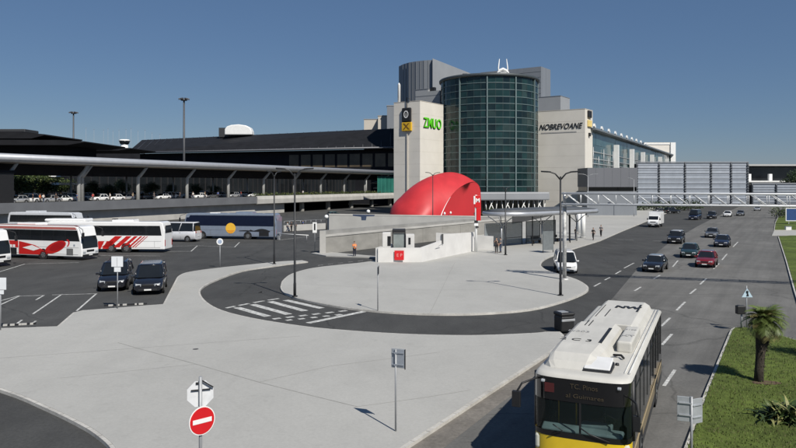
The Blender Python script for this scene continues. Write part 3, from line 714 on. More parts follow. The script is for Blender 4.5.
    b = MB(); b.box((2.15, .16, 3.404), (2.3, .10, .012)); b.box((-3.3, .62, 3.384), (1.6, .07, .012)); b.box((-1.9, -.32, 3.385), (1.5, .03, .012)); b.box((-2.3, -.62, 3.384), (2.6, .025, .012)); b.box((.4, -.55, 3.404), (1.0, .03, .012)); b.box((.4, -.68, 3.404), (.9, .03, .012)); b.build('roof_seam', black, t)
    fl = (0, 0, PI/2)                                       # lettering that reads with the reader standing at the nose, looking back
    text('NW', .62, black, t, (-3.3, .22, 3.392), (0, 0, PI/2-.05), 'roof_lettering', .004, bold=.03, sx=.8)
    text('N203', .30, mat('faint_mark', (.30, .30, .30), .7), t, (1.9, -.68, 3.408), fl, 'roof_lettering', .003)
    text('2100', .17, MATS['faint_mark'], t, (.75, .76, 3.358), (0, 0, PI/2), 'roof_lettering', .003)
    text('XT', .34, MATS['faint_mark'], t, (1.75, .76, 3.358), (0, 0, PI/2+.2), 'roof_lettering', .003)
    text('2 C 3', .42, black, t, (3.15, -.55, 3.408), fl, 'roof_lettering', .003)
    b = MB(); b.tube([(3.2, .62, 3.06), (3.35, .55, 3.1), (3.3, .75, 3.1), (3.55, .85, 3.08)], .035, 6); b.cyl((4.2, .75, 3.0), (4.2, .75, 3.08), .06, .05); b.build('roof_bracket', black, t)
    b = MB(); b.tube([(-5.3, hw-.10, 3.03), (5.0, hw-.10, 3.03)], .03, 6); b.tube([(-5.3, hw-.22, 3.03), (5.0, hw-.22, 3.03)], .02, 6); b.build('roof_rail', mat('rail_pale', (.55, .55, .53), .5), t)
    # destination text
    amber = mat('amber_led', (.055, .042, .025), .6, emit=.02)
    fr = (PI/2, 0, PI/2)
    text('TC. Pinos', .18, amber, t, (f+.012, .10, 2.72), fr, 'destination_text', .003)
    text('al Guimares', .15, amber, t, (f+.012, .12, 2.47), fr, 'destination_text', .003, sx=1.35)
    b = MB(); b.box((f-.03, -.72, 2.62), (.02, .42, .24)); b.build('route_number_panel', mat('dim_red', (.07, .012, .012), .5), t)
    # bumper, headlights, plate, wipers, mirrors
    hl = mat('headlamp_pale', (.62, .62, .52), .15, var=.1, scale=9)
    for s in (-1, 1):
        b = MB(); b.box((f-.30, s*(hw-.15), 1.12), (.34, .22, .42)); b.build('headlight', hl, t, .07)
        b = MB(); b.box((f-.02, s*.18+.0, .0+1.0), (.03, .02, .5)); b.build('panel_gap', black, t)
        b = MB()
        b.tube([(f+.03, s*.75, 1.40), (f+.05, s*.35-.1, 1.54), (f+.03, s*.35-.35, 1.67)], .018, 5); b.build('wiper', black, t)
    b = MB(); b.box((f-.02, 0, .52), (.12, 2.0, .2)); b.build('bumper', black, t, .05)
    b = MB(); b.box((f+.05, 0, .52), (.02, .52, .12)); b.build('number_plate', plate_m, t)
    b = MB(); b.tube([(f-.2, -hw+.1, 2.8), (f+.22, -hw-.22, 2.72), (f+.28, -hw-.34, 2.5)], .03, 6); b.box((f+.28, -hw-.36, 2.3), (.12, .22, .42)); b.build('side_mirror', black, t, .03)
    b = MB(); b.tube([(f-.2, hw-.05, 2.55), (f+.12, hw+.16, 2.5), (f+.14, hw+.2, 2.2)], .03, 6); b.box((f+.10, hw+.16, 2.0), (.10, .18, .40)); b.build('side_mirror', black, t, .03)
    for s in (-1, 1):
        b = MB(); b.box((f-.06, s*.98, 2.78), (.1, .10, .07)); b.build('marker_lamp', lampglass, t, .02)
    # interior seen through the screen
    inn = mat('bus_interior', (.05, .05, .052), .8)
    b = MB(); b.box((f-1.6, 0, .72), (2.6, 2.3, .06)); b.box((f-2.6, 0, 1.8), (.06, 2.3, 2.1)); b.build('interior_floor', inn, t)
    dash = mat('dash_teal', (.13, .21, .21), .6, var=.25, scale=2.5)
    b = MB(); b.side([(f-.14, 1.42), (f-.14, 1.50), (f-.45, 1.58), (f-.75, 1.42)], -1.05, 1.05); b.box((f-.55, .35, 1.57), (.35, .8, .16)); b.build('dashboard', dash, t, .05)
    b = MB(); b.ring((0, 0, 0), .17, .21); 
    b.v = [(f-.72+.12*v[2]/.2-.0, .62+v[0], 1.72+v[2]*.8) for v in b.v]; b.build('steering_wheel', black, t, fix=False)
    b = MB(); b.tube([(f-.9, -.25, .75), (f-.9, -.25, 2.7)], .022, 8); b.tube([(f-1.0, -.75, .75), (f-1.0, -.75, 2.7)], .022, 8); b.build('grab_pole', yellow, t)
    b = MB(); b.box((f-1.35, .62, 1.35), (.5, .5, .12)); b.box((f-1.62, .62, 1.75), (.12, .5, .8)); b.build('driver_seat', black, t, .05)
    for x in (3.0, -2.8):
        for s in (-1, 1):
            ar = MB(); ar.ring((x, s*(hw+.006), .5), 0, .60, 'y', n=20); ar.build('wheel_arch', black, t, fix=False)
            wheel(t, x, s*(hw-.13), .48, .30, s)
    # side doors on the kerb side, tan sill strip on the other
    b = MB()
    for x in (4.5, .3): b.box((x, -hw-.004, 1.6), (1.25, .03, 2.1)); 
    b.build('door', darkglass, t, .02)
    b = MB(); b.box((0, hw+.004, .98), (L_-1.2, .014, .07)); b.build('sill_strip', mat('tan_strip', (.42, .33, .20), .5), t)
    return t, c, rz, f
bus, bus_c, bus_rz, bus_f = city_bus()
# ================================================================ PEOPLE
def skinmesh(V, E, Rr, sub=1):
    me = bpy.data.meshes.new('tmp'); me.from_pydata(V, E, []); o = bpy.data.objects.new('tmp', me); C.objects.link(o)
    md = o.modifiers.new('s', 'SKIN'); 
    for i, r in enumerate(Rr):
        rr = r if isinstance(r, tuple) else (r, r)
        me.skin_vertices[0].data[i].radius = rr
    me.skin_vertices[0].data[0].use_root = True
    md.use_smooth_shade = True
    s2 = o.modifiers.new('u', 'SUBSURF'); s2.levels = sub; s2.render_levels = sub
    dg = bpy.context.evaluated_depsgraph_get(); dg.update()
    out = bpy.data.meshes.new_from_object(o.evaluated_get(dg)); bpy.data.objects.remove(o); bpy.data.meshes.remove(me)
    return out
def skeleton(pose):
    lean = 0.0; la, ra = (0.02, 0.06), (0.02, 0.06)
    J = dict(pel=(0, 0, .95), wai=(.0, 0, 1.10), che=(.0, 0, 1.30), nk0=(-.01, 0, 1.45), nk1=(.0, 0, 1.53), hd0=(.02, 0, 1.60), hd1=(.015, 0, 1.68), hd2=(.005, 0, 1.74))
    for s, k in ((1, 'l'), (-1, 'r')):
        J['sh'+k] = (-.01, s*.17, 1.41); J['el'+k] = (-.04, s*.23, 1.13); J['wr'+k] = (.06, s*.24, .90); J['ha'+k] = (.09, s*.24, .83)
        J['hi'+k] = (0, s*.09, .92); J['kn'+k] = (.02, s*.10, .50); J['an'+k] = (-.02, s*.10, .09); J['to'+k] = (.15, s*.12, .04)
    if pose == 'walk':
        J['knl'] = (.20, .09, .52); J['anl'] = (.22, .09, .10); J['tol'] = (.38, .10, .05); J['knr'] = (-.03, -.09, .50); J['anr'] = (-.30, -.09, .14); J['tor'] = (-.14, -.10, .04)
        J['ell'] = (-.14, .22, 1.15); J['wrl'] = (-.14, .23, .92); J['hal'] = (-.11, .23, .84); J['elr'] = (.04, -.22, 1.14); J['wrr'] = (.22, -.20, .98); J['har'] = (.29, -.19, .95)
    if pose == 'reach':
        J['elr'] = (.10, -.24, 1.18); J['wrr'] = (.30, -.18, 1.22); J['har'] = (.38, -.16, 1.24)
    return J
PROTO = {}
def person_meshes(pose):
    if pose in PROTO: return PROTO[pose]
    J = skeleton(pose); names = list(J); idx = {n: i for i, n in enumerate(names)}
    rad = dict(pel=(.13, .10), wai=(.12, .09), che=(.15, .10), nk0=.07, nk1=.05, hd0=.068, hd1=.085, hd2=.06)
    for k in 'lr': rad.update({'sh'+k: .06, 'el'+k: .043, 'wr'+k: .03, 'ha'+k: (.042, .02), 'hi'+k: .088, 'kn'+k: .06, 'an'+k: .042, 'to'+k: .035})
    ed = [('pel', 'wai'), ('wai', 'che'), ('che', 'nk0'), ('nk0', 'nk1'), ('nk1', 'hd0'), ('hd0', 'hd1'), ('hd1', 'hd2')]
    for k in 'lr': ed += [('che', 'sh'+k), ('sh'+k, 'el'+k), ('el'+k, 'wr'+k), ('wr'+k, 'ha'+k), ('pel', 'hi'+k), ('hi'+k, 'kn'+k), ('kn'+k, 'an'+k), ('an'+k, 'to'+k)]
    body = skinmesh([J[n] for n in names], [(idx[a], idx[b_]) for a, b_ in ed], [rad[n] for n in names])
    # face, ears and fingers are joined into the same mesh
    import bmesh
    x = MB(); x.tube([(.095, 0, 1.665), (.118, 0, 1.635), (.10, 0, 1.625)], [.010, .016, .012], 6)
    for s in (-1, 1): x.ball((.0, s*.085, 1.65), .025, 6, sq=(.8, .4, 1.3))
    for k, s in (('l', 1), ('r', -1)):
        h = Vector(J['ha'+k]); dr = (h-Vector(J['wr'+k])).normalized(); sd_ = Vector((dr.y*0+.9, 0, 0)) if abs(dr.z) > .7 else Vector((0, 0, 1))
        ac = (sd_-dr*sd_.dot(dr)).normalized(); cu = Vector((0, -s, 0))
        for q in range(4):
            b0 = h+ac*(.030-.020*q)+dr*.02; ln = (.075, .085, .08, .062)[q]
            x.tube([b0, b0+dr*ln*.5+cu*.006, b0+dr*ln*.9+cu*.03], [.010, .009, .007], 5)
        b0 = h+ac*.035-dr*.03; x.tube([b0, b0+ac*.03+dr*.02, b0+ac*.035+dr*.055+cu*.012], [.012, .010, .008], 5)
    eyes = MB()
    for s in (-1, 1): eyes.ball((.088, s*.032, 1.668), .011, 6)
    bm = bmesh.new(); bm.from_mesh(body)
    tmp = bpy.data.meshes.new('t'); tmp.from_pydata(x.v+eyes.v, [], x.f+[[i+len(x.v) for i in f] for f in eyes.f]); 
    for i, p in enumerate(tmp.polygons): p.material_index = 0 if i < len(x.f) else 1
    bm.from_mesh(tmp); bm.to_mesh(body); bm.free()
    for p in body.polygons: p.use_smooth = True
    def sub_(ns, eds, rr):
        ix = {n: i for i, n in enumerate(ns)}; return skinmesh([J[n] if isinstance(n, str) else n for n in ns], [(ix[a], ix[b_]) for a, b_ in eds], [rr[n] for n in ns])
    shirt = sub_(['wai', 'che', 'nk0', 'pel', 'shl', 'ell', 'shr', 'elr'], [('wai', 'che'), ('che', 'nk0'), ('wai', 'pel'), ('che', 'shl'), ('shl', 'ell'), ('che', 'shr'), ('shr', 'elr')],
                 dict(wai=(.145, .115), che=(.175, .125), nk0=.085, pel=(.155, .125), shl=.08, shr=.08, ell=.062, elr=.062))
    trous = sub_(['pel', 'hil', 'knl', 'anl', 'hir', 'knr', 'anr'], [('pel', 'hil'), ('hil', 'knl'), ('knl', 'anl'), ('pel', 'hir'), ('hir', 'knr'), ('knr', 'anr')],
                 dict(pel=(.145, .115), hil=.105, hir=.105, knl=.078, knr=.078, anl=.066, anr=.066))
    hb = MB(); hb.ball((-.012, 0, 1.70), .098, 12, sq=(1.02, .92, .95)); hb.v = [(v[0]-.02 if v[0] > .04 and v[2] < 1.72 else v[0], v[1], max(v[2], 1.635) if v[0] < .02 else max(v[2], 1.715)) for v in hb.v]
    hm = bpy.data.meshes.new('hair'); hm.from_pydata(hb.v, [], hb.f); hm.polygons.foreach_set('use_smooth', [True]*len(hb.f))
    sh = MB()
    for k in 'lr':
        a, d = Vector(J['an'+k]), Vector(J['to'+k]); sh.tube([a+Vector((-.07, 0, -.045)), a+Vector((.0, 0, -.03)), d+Vector((0, 0, .0)), d+Vector((.06, 0, -.005))], [.04, .052, .046, .028], 8)
    sm_ = bpy.data.meshes.new('shoes'); sm_.from_pydata(sh.v, [], sh.f)
    PROTO[pose] = (body, shirt, trous, hm, sm_); return PROTO[pose]
eye_m = mat('eye_dark', (.02, .015, .012), .3)
def cloth(n, c): return mat('cloth_'+n, c, .85, var=.12, scale=12)
def person(label, loc, rz, pose, shirt_m, trous_m, hair_m=hair, group=None, scale=1.0):
    ms = person_meshes(pose)
    t = thing('person', label, 'person', loc, rz, group); t.scale = (scale,)*3
    for nm, me, mm in zip(('body', 'shirt', 'trousers', 'hair', 'shoes'), ms, ((skin, eye_m), (shirt_m,), (trous_m,), (hair_m,), (black,))):
        m2 = me.copy(); m2.materials.clear()
        for q in mm: m2.materials.append(q)
        o = bpy.data.objects.new(nm, m2); C.objects.link(o); o.parent = t
    return t
dk = cloth('black', (.015, .015, .017)); dg = cloth('grey', (.10, .10, .11)); jean = cloth('denim', (.03, .045, .085)); wh = cloth('white', (.65, .65, .63)); rd = cloth('red', (.40, .03, .03)); bl = cloth('blue', (.05, .10, .28)); kh = cloth('khaki', (.25, .20, .13))
hiv = mat('cloth_hi_vis', (.85, .22, .03), .8, var=.06)
wk = person('worker in an orange high visibility jacket standing by the ramp wall', G(354.5, 257.2, .0), -PI/2+.4, 'reach', hiv, cloth('darkblue', (.015, .018, .035)))
b = MB(); b.tube([(0, 0, 1.19), (0, 0, 1.25)], .19, 14); b.build('reflective_band', white, wk)
pg = 'people walking on the terminal pavement'
person('person in black with dark trousers walking on the pavement by the kerb', G(593.3, 240, .13), -2.2, 'walk', dk, dk, group=pg)
person('person in grey shirt stooping along beside the walker in black', G(601, 236.5, .13), -2.0, 'walk', dg, dk, group=pg)
person('person in dark clothes waiting under the bus shelter roof', G(576, 239, .13), -1.2, 'stand', dk, jean, group=pg)
person('person in black jacket standing by the end of the white wall', G(496.5, 253.0, .13), -1.8, 'reach', dk, dk)
person('person with denim trousers beside the black jacket at the white wall', G(500.5, 252.5, .13), 2.6, 'stand', dg, jean)
hp = 'people beside the blue coach'
for x, y, s_, t_, lab, r_ in ((287.5, 232.2, wh, jean, 'person in white shirt nearest the tail of the blue coach', .4), (291.5, 231.6, dk, dk, 'person in black standing second from the blue coach', 2.4), (295.5, 231, dg, dk, 'person in grey top waiting by the low wall', 1.2), (303, 230, bl, dg, 'person in blue shirt walking along the low wall', 3.0)):
    person(lab, G(x, y, 0), r_, 'walk' if x in (303, 287.5) else 'stand', s_, t_, group=hp)
# ================================================================ BUILDINGS
def wl_thing(name, label, cat, p, group=None):
    return thing(name, label, cat, (p[0], p[1], 0), 0, group)
def wbuild(b, name, m, par, **k): return b.build(name, m, par, offset=(par.location.x, par.location.y, par.location.z), **k)
def V2(v): return Vector((v[0], v[1], 0))
A1 = Vector((473, 700, 0)).normalized()                     # receding axis of the tower block
B1 = Vector((A1.y, -A1.x, 0))                               # to the right, towards the viewer
def abox(b, o, a0, a1, b0, b1, z0, z1, mi=0, A=A1, B=B1):
    pts = [o+A*a0+B*b0, o+A*a0+B*b1, o+A*a1+B*b1, o+A*a1+B*b0]
    vs = [(p.x, p.y, z0) for p in pts]+[(p.x, p.y, z1) for p in pts]
    return b.add(vs, [(0, 1, 2, 3)[::-1], (4, 5, 6, 7), (0, 1, 5, 4), (1, 2, 6, 5), (2, 3, 7, 6), (3, 0, 4, 7)], mi)
yawA = heading(A1); yawB = heading(B1)
# ---- sign towers
tl = Vector((22/700*190, 190, 0)); zt = HZ(101, 190)
t = wl_thing('sign_tower', 'beige tower slab with green lettering and a yellow arrivals sign', 'tower', tl)
b = MB(); abox(b, tl, 0, 12.9, -8.6, 0, 0, zt); wbuild(b, 'wall', beige, t)
b = MB(); abox(b, tl, -.05, 12.95, -8.65, .05, zt, zt+.15); wbuild(b, 'coping', beige2, t)
b = MB()
for k in range(1, 9): abox(b, tl, -.012, -.002, -8.6, 0, zt*k/9, zt*k/9+.035); abox(b, tl, 0, 12.9, .002, .012, zt*k/9, zt*k/9+.035)
wbuild(b, 'cladding_joint', mat('joint_beige', (.53, .49, .42), .8), t)
grn = mat('letter_green', (.12, .66, .02), .5, var=.05); grn_shadow = mat('letter_shadow_green', (.01, .05, .005), .5)
ctr = A1*6.4+B1*.10; zc = HZ(124.5, 197)
text('ZMUO', 3.9, grn_shadow, t, (ctr.x+B1.x*.02-A1.x*.12, ctr.y+B1.y*.02-A1.y*.12, zc-.14), (PI/2, 0, yawA), 'lettering', .05, sx=.80, bold=.05, space=1.05)  # dark offset copy behind the letters, a drop shadow put in as colour
text('ZMUO', 3.9, grn, t, (ctr.x+B1.x*.14, ctr.y+B1.y*.14, zc), (PI/2, 0, yawA), 'lettering', .05, sx=.80, bold=.02, space=1.05)
# hanging sign on the left face
sc_ = -B1*3.6-A1*.45; z1 = HZ(114, 190)
b = MB(); abox(b, tl, -.7, -.02, -5.6, -2.6, HZ(121.5, 190), HZ(107, 190)); wbuild(b, 'black_sign_box', black, t, bevel=.3)
b = MB(); abox(b, tl, -.65, -.02, -5.6, -2.5, HZ(130.5, 190), HZ(121.8, 190)); wbuild(b, 'yellow_sign_box', yellow, t, bevel=.1)
text('X', 2.3, mat('sign_brown', (.18, .09, .01), .6), t, (-B1.x*4.05-A1.x*.68, -B1.y*4.05-A1.y*.68, HZ(126.2, 190)), (PI/2, 0, yawB), 'pictogram', .02, bold=.05, sx=1.2)
o_ = text('O', 2.9, white, t, (-B1.x*4.1-A1.x*.73, -B1.y*4.1-A1.y*.73, HZ(114.2, 190)), (PI/2, 0, yawB), 'pictogram', .02, sx=.7)
text('i', 1.6, white, t, (-B1.x*4.1-A1.x*.74, -B1.y*4.1-A1.y*.74, HZ(114.2, 190)), (PI/2, 0, yawB), 'pictogram', .02)
b = MB(); abox(b, tl, -.3, -.02, -4.2, -3.85, 6, HZ(130.5, 190)); wbuild(b, 'sign_mast', beige2, t)
b = MB(); q = tl-B1*4.1-A1*.3; b.tube([(q.x, q.y, HZ(107, 190)), (q.x, q.y, zt+1.2), (q.x+B1.x*1.2, q.y+B1.y*1.2, zt+.6)], .12, 6); wbuild(b, 'sign_bracket', black, t)
b = MB(); q = tl-B1*8.2+A1*2; b.cyl((q.x, q.y, zt-1), (q.x, q.y, zt+5.2), .42, .42, 10); b.cyl((q.x, q.y, zt+5.2), (q.x, q.y, zt+5.8), .42, .1, 10); wbuild(b, 'vent_pipe', white, t)
# right tower
tr = Vector((187/700*195, 195, 0)); zt2 = HZ(109, 195)
t = wl_thing('sign_tower', 'beige tower slab with black slanted lettering right of the glass rotunda', 'tower', tr)
b = MB(); abox(b, tr, 0, 6.4, -13.9, 0, 0, zt2); wbuild(b, 'wall', beige, t)
b = MB(); abox(b, tr, -.05, 6.45, -13.95, .05, zt2, zt2+.15); wbuild(b, 'coping', beige2, t)
b = MB()
for k in range(1, 9): abox(b, tr, -.012, -.002, -13.9, 0, zt2*k/9, zt2*k/9+.035)
wbuild(b, 'cladding_joint', MATS['joint_beige'], t)
ctr = -B1*7.3-A1*.08; zc = HZ(126.8, 199)
text('NOBREVOANE', 2.2, black, t, (ctr.x, ctr.y, zc), (PI/2, 0, yawB), 'lettering', .04, shear=.35, sx=.86, bold=.03)
b = MB(); abox(b, tr, -.06, -.01, -12.9, -2.4, zc-1.75, zc-1.45); wbuild(b, 'underline', mat('faint_grey', (.35, .34, .33), .7), t)
b = MB(); abox(b, tr, 1.8, 4.6, .02, .5, HZ(118, 198), HZ(111, 198)); wbuild(b, 'black_sign_box', black, t, bevel=.15)
b = MB(); abox(b, tr, 1.8, 4.6, .02, .5, HZ(127, 198), HZ(120.5, 198)); wbuild(b, 'yellow_sign_box', mat('sign_pale_yellow', (.72, .55, .20), .5), t, bevel=.08)
b = MB(); abox(b, tr, 2.7, 3.7, .02, .5, HZ(136.5, 198), HZ(133, 198)); wbuild(b, 'small_sign_box', black, t, bevel=.08)
# ---- glass rotunda
cy = Vector((91/700*205, 205, 0)); rad_ = 14.0; ztop = HZ(75.5, 191)
t = wl_thing('glass_rotunda', 'tall dark green glass cylinder between the two beige towers', 'building', cy)
gm = [mat('rotunda_glass_a', (.010, .026, .028), .13, var=.3, scale=.3, spec=.4), mat('rotunda_glass_b', (.013, .036, .036), .15, var=.3, scale=.3, spec=.4), mat('rotunda_glass_c', (.008, .018, .021), .11, var=.3, scale=.3, spec=.4), mat('rotunda_blind', (.022, .042, .042), .3, var=.3, scale=.3, spec=.4)]
b = MB(); nseg = 44; nl = 20; lv = [ztop*i/nl for i in range(nl+1)]; rg = random.Random(11)
for i in range(nseg):
    a0, a1 = 2*PI*i/nseg, 2*PI*(i+1)/nseg
    for j in range(nl):
        rr = [rad_+rg.uniform(-.05, .05) for _ in range(4)]
        ps = [(cy.x+r_*math.cos(a), cy.y+r_*math.sin(a), z) for r_, a, z in ((rr[0], a0, lv[j]), (rr[1], a1, lv[j]), (rr[2], a1, lv[j+1]), (rr[3], a0, lv[j+1]))]
        b.add(ps, [(0, 1, 2), (0, 2, 3)], rg.choice((0, 0, 0, 1, 1, 1, 2, 2, 2, 0, 1, 3)))
wbuild(b, 'glazing', gm, t, fix=False)
mul = mat('mullion_green', (.17, .23, .23), .5, metal=.2, var=.08)
for i in range(0, nseg, 4):
    a = 2*PI*i/nseg+PI/nseg*.0-.02; c_, s_ = math.cos(a), math.sin(a)
    if s_ > .35: continue
    b = MB(); b.box((cy.x+(rad_+.2)*c_, cy.y+(rad_+.2)*s_, ztop/2), (.34, .30, ztop), rz=a); wbuild(b, 'mullion', mul, t)
b = MB(); tm = mat('transom_green', (.10, .145, .15), .5, var=.1)
for j in range(1, nl):
    b.loft([[(cy.x+r_*math.cos(2*PI*k/nseg), cy.y+r_*math.sin(2*PI*k/nseg), z) for k in range(nseg)] for r_, z in ((rad_-.1, lv[j]-.09), (rad_+.12, lv[j]-.09), (rad_+.12, lv[j]+.09), (rad_-.1, lv[j]+.09))], True, False, 0, False)
wbuild(b, 'transom_frame', tm, t, fix=False)
b = MB()
for i in range(nseg):
    a = 2*PI*i/nseg
    if i % 4 and math.sin(a) < .35: b.box((cy.x+(rad_+.0)*math.cos(a), cy.y+(rad_+.0)*math.sin(a), ztop/2), (.10, .07, ztop), rz=a)
wbuild(b, 'glazing_bar_frame', mat('bar_green', (.035, .055, .058), .5, var=.1), t, fix=False)
b = MB(); b.loft([[(cy.x+r_*math.cos(2*PI*k/64), cy.y+r_*math.sin(2*PI*k/64), z) for k in range(64)] for r_, z in ((rad_-.2, ztop-.1), (rad_+.55, ztop-.1), (rad_+.6, ztop+.5), (rad_+.3, ztop+.75), (rad_-.8, ztop+.8))], True, False, 0, True)
b.add([(cy.x+(rad_-.7)*math.cos(2*PI*k/64), cy.y+(rad_-.7)*math.sin(2*PI*k/64), ztop+.78) for k in range(64)], [tuple(range(64))]); wbuild(b, 'roof_rim', mat('rim_dark', (.05, .06, .065), .5), t, fix=False)
q = Vector((105/700*197, 197, 0))
t2 = thing('roof_antenna', 'white twin pronged antenna cradle on the rotunda roof', 'antenna', (q.x, q.y, ztop+.78))
b = MB()
for s in (-1, 1): b.tube([(s*1.2, 0, .2), (s*1.3, 0, 2.2), (s*1.0, 0, 4.8)], [.25, .2, .08], 6)
b.build('prong', white, t2)
b = MB(); b.tube([(-2.1, 0, 0), (-.9, 0, 1.6), (0, 0, 1.9), (.9, 0, 1.5), (2.1, 0, .1)], [.25, .4, .5, .4, .25], 8); b.box((0, 0, .5), (1.8, 1.2, 1.0)); b.build('cradle', white, t2, .1)
b = MB(); q2 = Vector((-33/700*0+(465-398)/700*196, 196, 0)); 
t3 = thing('roof_floodlight', 'small black lamp on the left of the rotunda roof', 'floodlight', (q2.x, q2.y, ztop+.75)); b.box((0, 0, .3), (1.4, .5, .5)); b.box((0, 0, .0), (.2, .2, .4)); b.build('lamp_housing', black, t3, .08)
# ---- grey office blocks behind
o_ = V2(P(432, 60, 262))
t = wl_thing('office_block', 'curved grey clad block rising left of the glass rotunda', 'building', o_)
D_ = 262; rings = []
b = MB(); arc = [(399, 69.5, 276), (403, 66.5, 271.5), (409, 64.2, 267.5), (416, 62.3, 265), (424, 60.8, 263), (432, 59.6, 262)]
zz_ = HZ(60, 262)
pts = [V2(P(x, 60, d)) for x, y, d in arc]; back = [V2(P(470, 60, 300)), V2(P(420, 60, 310))]
b.prism(pts[::1]+back, 0, zz_); wbuild(b, 'wall', greyclad, t, fix=True)
b = MB()
for i in range(len(pts)-1):
    for f_ in (0, .5):
        q = pts[i]+(pts[i+1]-pts[i])*f_; b.box((q.x, q.y-.08, zz_/2), (.12, .2, zz_))
wbuild(b, 'cladding_rib', mat('rib_grey', (.14, .15, .165), .5), t)
b = MB(); b.prism([V2(P(432.3, 60, 261.6)), V2(P(470.5, 70, 299)), V2(P(472, 70, 297)), V2(P(432.6, 60, 260.5))], 0, zz_+.3); wbuild(b, 'side_wall', greyclad2, t)
o_ = V2(P(428, 95, 215)); t = wl_thing('plant_room', 'low pale grey block between the left tower and the rotunda', 'building', o_)
b = MB(); abox(b, o_, 0, 8, -4.6, 0, 0, HZ(89, 215)); abox(b, o_, 0, 8, 0, 4.2, 0, HZ(90.5, 215)-.3); wbuild(b, 'wall', greyclad2, t)
b = MB(); abox(b, o_, -.05, 0, -4.6, 4.2, HZ(96, 215), HZ(95.4, 215)); abox(b, o_, -.1, 8, -4.7, .1, HZ(89, 215)-.02, HZ(88.6, 215)); wbuild(b, 'coping', greyclad, t)
b = MB(); abox(b, o_, 1, 2.2, .2, 1.6, HZ(90.5, 215)-.3, HZ(87.2, 215)); wbuild(b, 'vent', black, t)
o_ = V2(P(541, 70, 280)); t = wl_thing('office_block', 'dark grey slab standing up behind the rotunda roof', 'building', o_)
b = MB(); abox(b, o_, 0, 10, -27, 0, 0, HZ(66.5, 280)); wbuild(b, 'wall', greyclad, t)
b = MB()
for k in range(9): abox(b, o_, -.06, 0, -27, 0, HZ(66.5, 280)-2-k*2.2, HZ(66.5, 280)-1.9-k*2.2)
wbuild(b, 'cladding_joint', MATS['rib_grey'], t)
o_ = V2(P(560.5, 96, 270)); t = wl_thing('office_block', 'lower grey block just above the right sign tower', 'building', o_)
b = MB(); abox(b, o_, 0, 10, -14, 0, 0, HZ(96, 270)); wbuild(b, 'wall', greyclad2, t)
b = MB(); abox(b, o_, -.1, 10, -14, .1, HZ(96, 270), HZ(95.5, 270)); wbuild(b, 'coping', greyclad, t)
for (x0, x1, yt_, d, m_, lab) in ((387, 394, 106, 335, greyclad, 'narrow slate grey block left of the green lettered tower'), (378, 388.5, 116, 340, beige2, 'beige rooftop block above the terminal roof end'), (364, 378.5, 119.5, 350, beige2, 'low beige rooftop box, farthest left of the blocks above the terminal')):
    o_ = V2(P(x1, yt_, d)); t = wl_thing('rooftop_block', lab, 'building', o_); w_ = (x1-x0)/700*d
    b = MB(); b.box((o_.x-w_/2, o_.y+5, HZ(yt_, d)/2), (w_, 10, HZ(yt_, d))); wbuild(b, 'wall', m_, t)
    b = MB(); b.box((o_.x-w_/2, o_.y+5, HZ(yt_, d)+.15), (w_+.4, 10.4, .3)); wbuild(b, 'coping', greyclad2, t)
# ---- glass hall at the right
hd = Vector((365, 700, 0)).normalized(); h0 = Vector((192/700*200, 200, 0)); hn = Vector((hd.y, -hd.x, 0)); zh = HZ(130, 200)
def onhall(px, off=0.0):
    k = (px-CX)/700; o2 = h0+hn*off; s = (k*o2.y-o2.x)/(hd.x-k*hd.y); return o2+hd*s
t = wl_thing('departures_hall', 'long glass fronted hall with white columns right of the beige tower', 'building', h0)
e = onhall(671); Lh = (e-h0).length
tealg = [mat('hall_glass_a', (.05, .10, .105), .15, var=.3, scale=.1, spec=.6), mat('hall_glass_b', (.035, .07, .075), .12, var=.3, scale=.1, spec=.6)]
b = MB(); n = 26; rg = random.Random(4)
for i in range(n):
    p0, p1 = h0+hd*(Lh*i/n), h0+hd*(Lh*(i+1)/n)
    for j in range(6):
        z0, z1 = zh*j/6, zh*(j+1)/6; j0, j1, j2, j3 = [rg.uniform(-.06, .06) for _ in range(4)]
        b.add([(p0.x+hn.x*j0, p0.y+hn.y*j0, z0), (p1.x+hn.x*j1, p1.y+hn.y*j1, z0), (p1.x+hn.x*j2, p1.y+hn.y*j2, z1), (p0.x+hn.x*j3, p0.y+hn.y*j3, z1)], [(0, 1, 2), (0, 2, 3)], rg.choice((0, 0, 1)))
wbuild(b, 'glazing', tealg, t, fix=False)
for px in (616.5, 632, 643, 652, 660, 667):
    q = onhall(px, 1.2); b = MB(); b.box((q.x, q.y, (zh-2.6)/2), (1.5, 1.5, zh-2.6), rz=heading(hd)); wbuild(b, 'column', white, t)
b = MB(); abox(b, h0, -1, Lh, -18, 1.8, zh, zh+.5, A=hd, B=hn); wbuild(b, 'roof', mat('hall_roof', (.16, .18, .2), .5), t)
for px in (594.5, 602, 609, 615.5, 621.5, 627, 632, 636.5, 641, 646):
    q = onhall(px, 1.4); b = MB(); b.box((q.x, q.y, zh+1.0), (1.6, .5, .8), rz=heading(hd), ry=.4); wbuild(b, 'roof_fin', white, t)
b = MB()
for z_ in (14.2, 15.6, 17.6): q0, q1 = h0+hn*.3+hd*2, h0+hn*.3+hd*(Lh*.55); b.tube([(q0.x, q0.y, z_), (q1.x, q1.y, z_)], .12, 5)
for k in range(5): q0 = h0+hn*.3+hd*(3+k*7.5); b.tube([(q0.x, q0.y, 12), (q0.x, q0.y, 19-(k % 2)*2.5)], .13, 5)
wbuild(b, 'inner_gallery', galv, t)
o_ = V2(P(675, 150, 372)); t = wl_thing('beige_block', 'small beige block at the far end of the glass hall', 'building', o_)
zb_ = HZ(142.5, 372); b = MB(); b.box((o_.x-8.2, o_.y+6, zb_/2), (16.4, 12, zb_)); wbuild(b, 'wall', beige, t)
b = MB(); b.box((o_.x-8.2, o_.y+6, zb_-.8), (16.8, 12.6, .5)); b.box((o_.x-1.2, o_.y-.3, zb_/2), (2.6, .8, zb_)); wbuild(b, 'frame_trim', white, t)
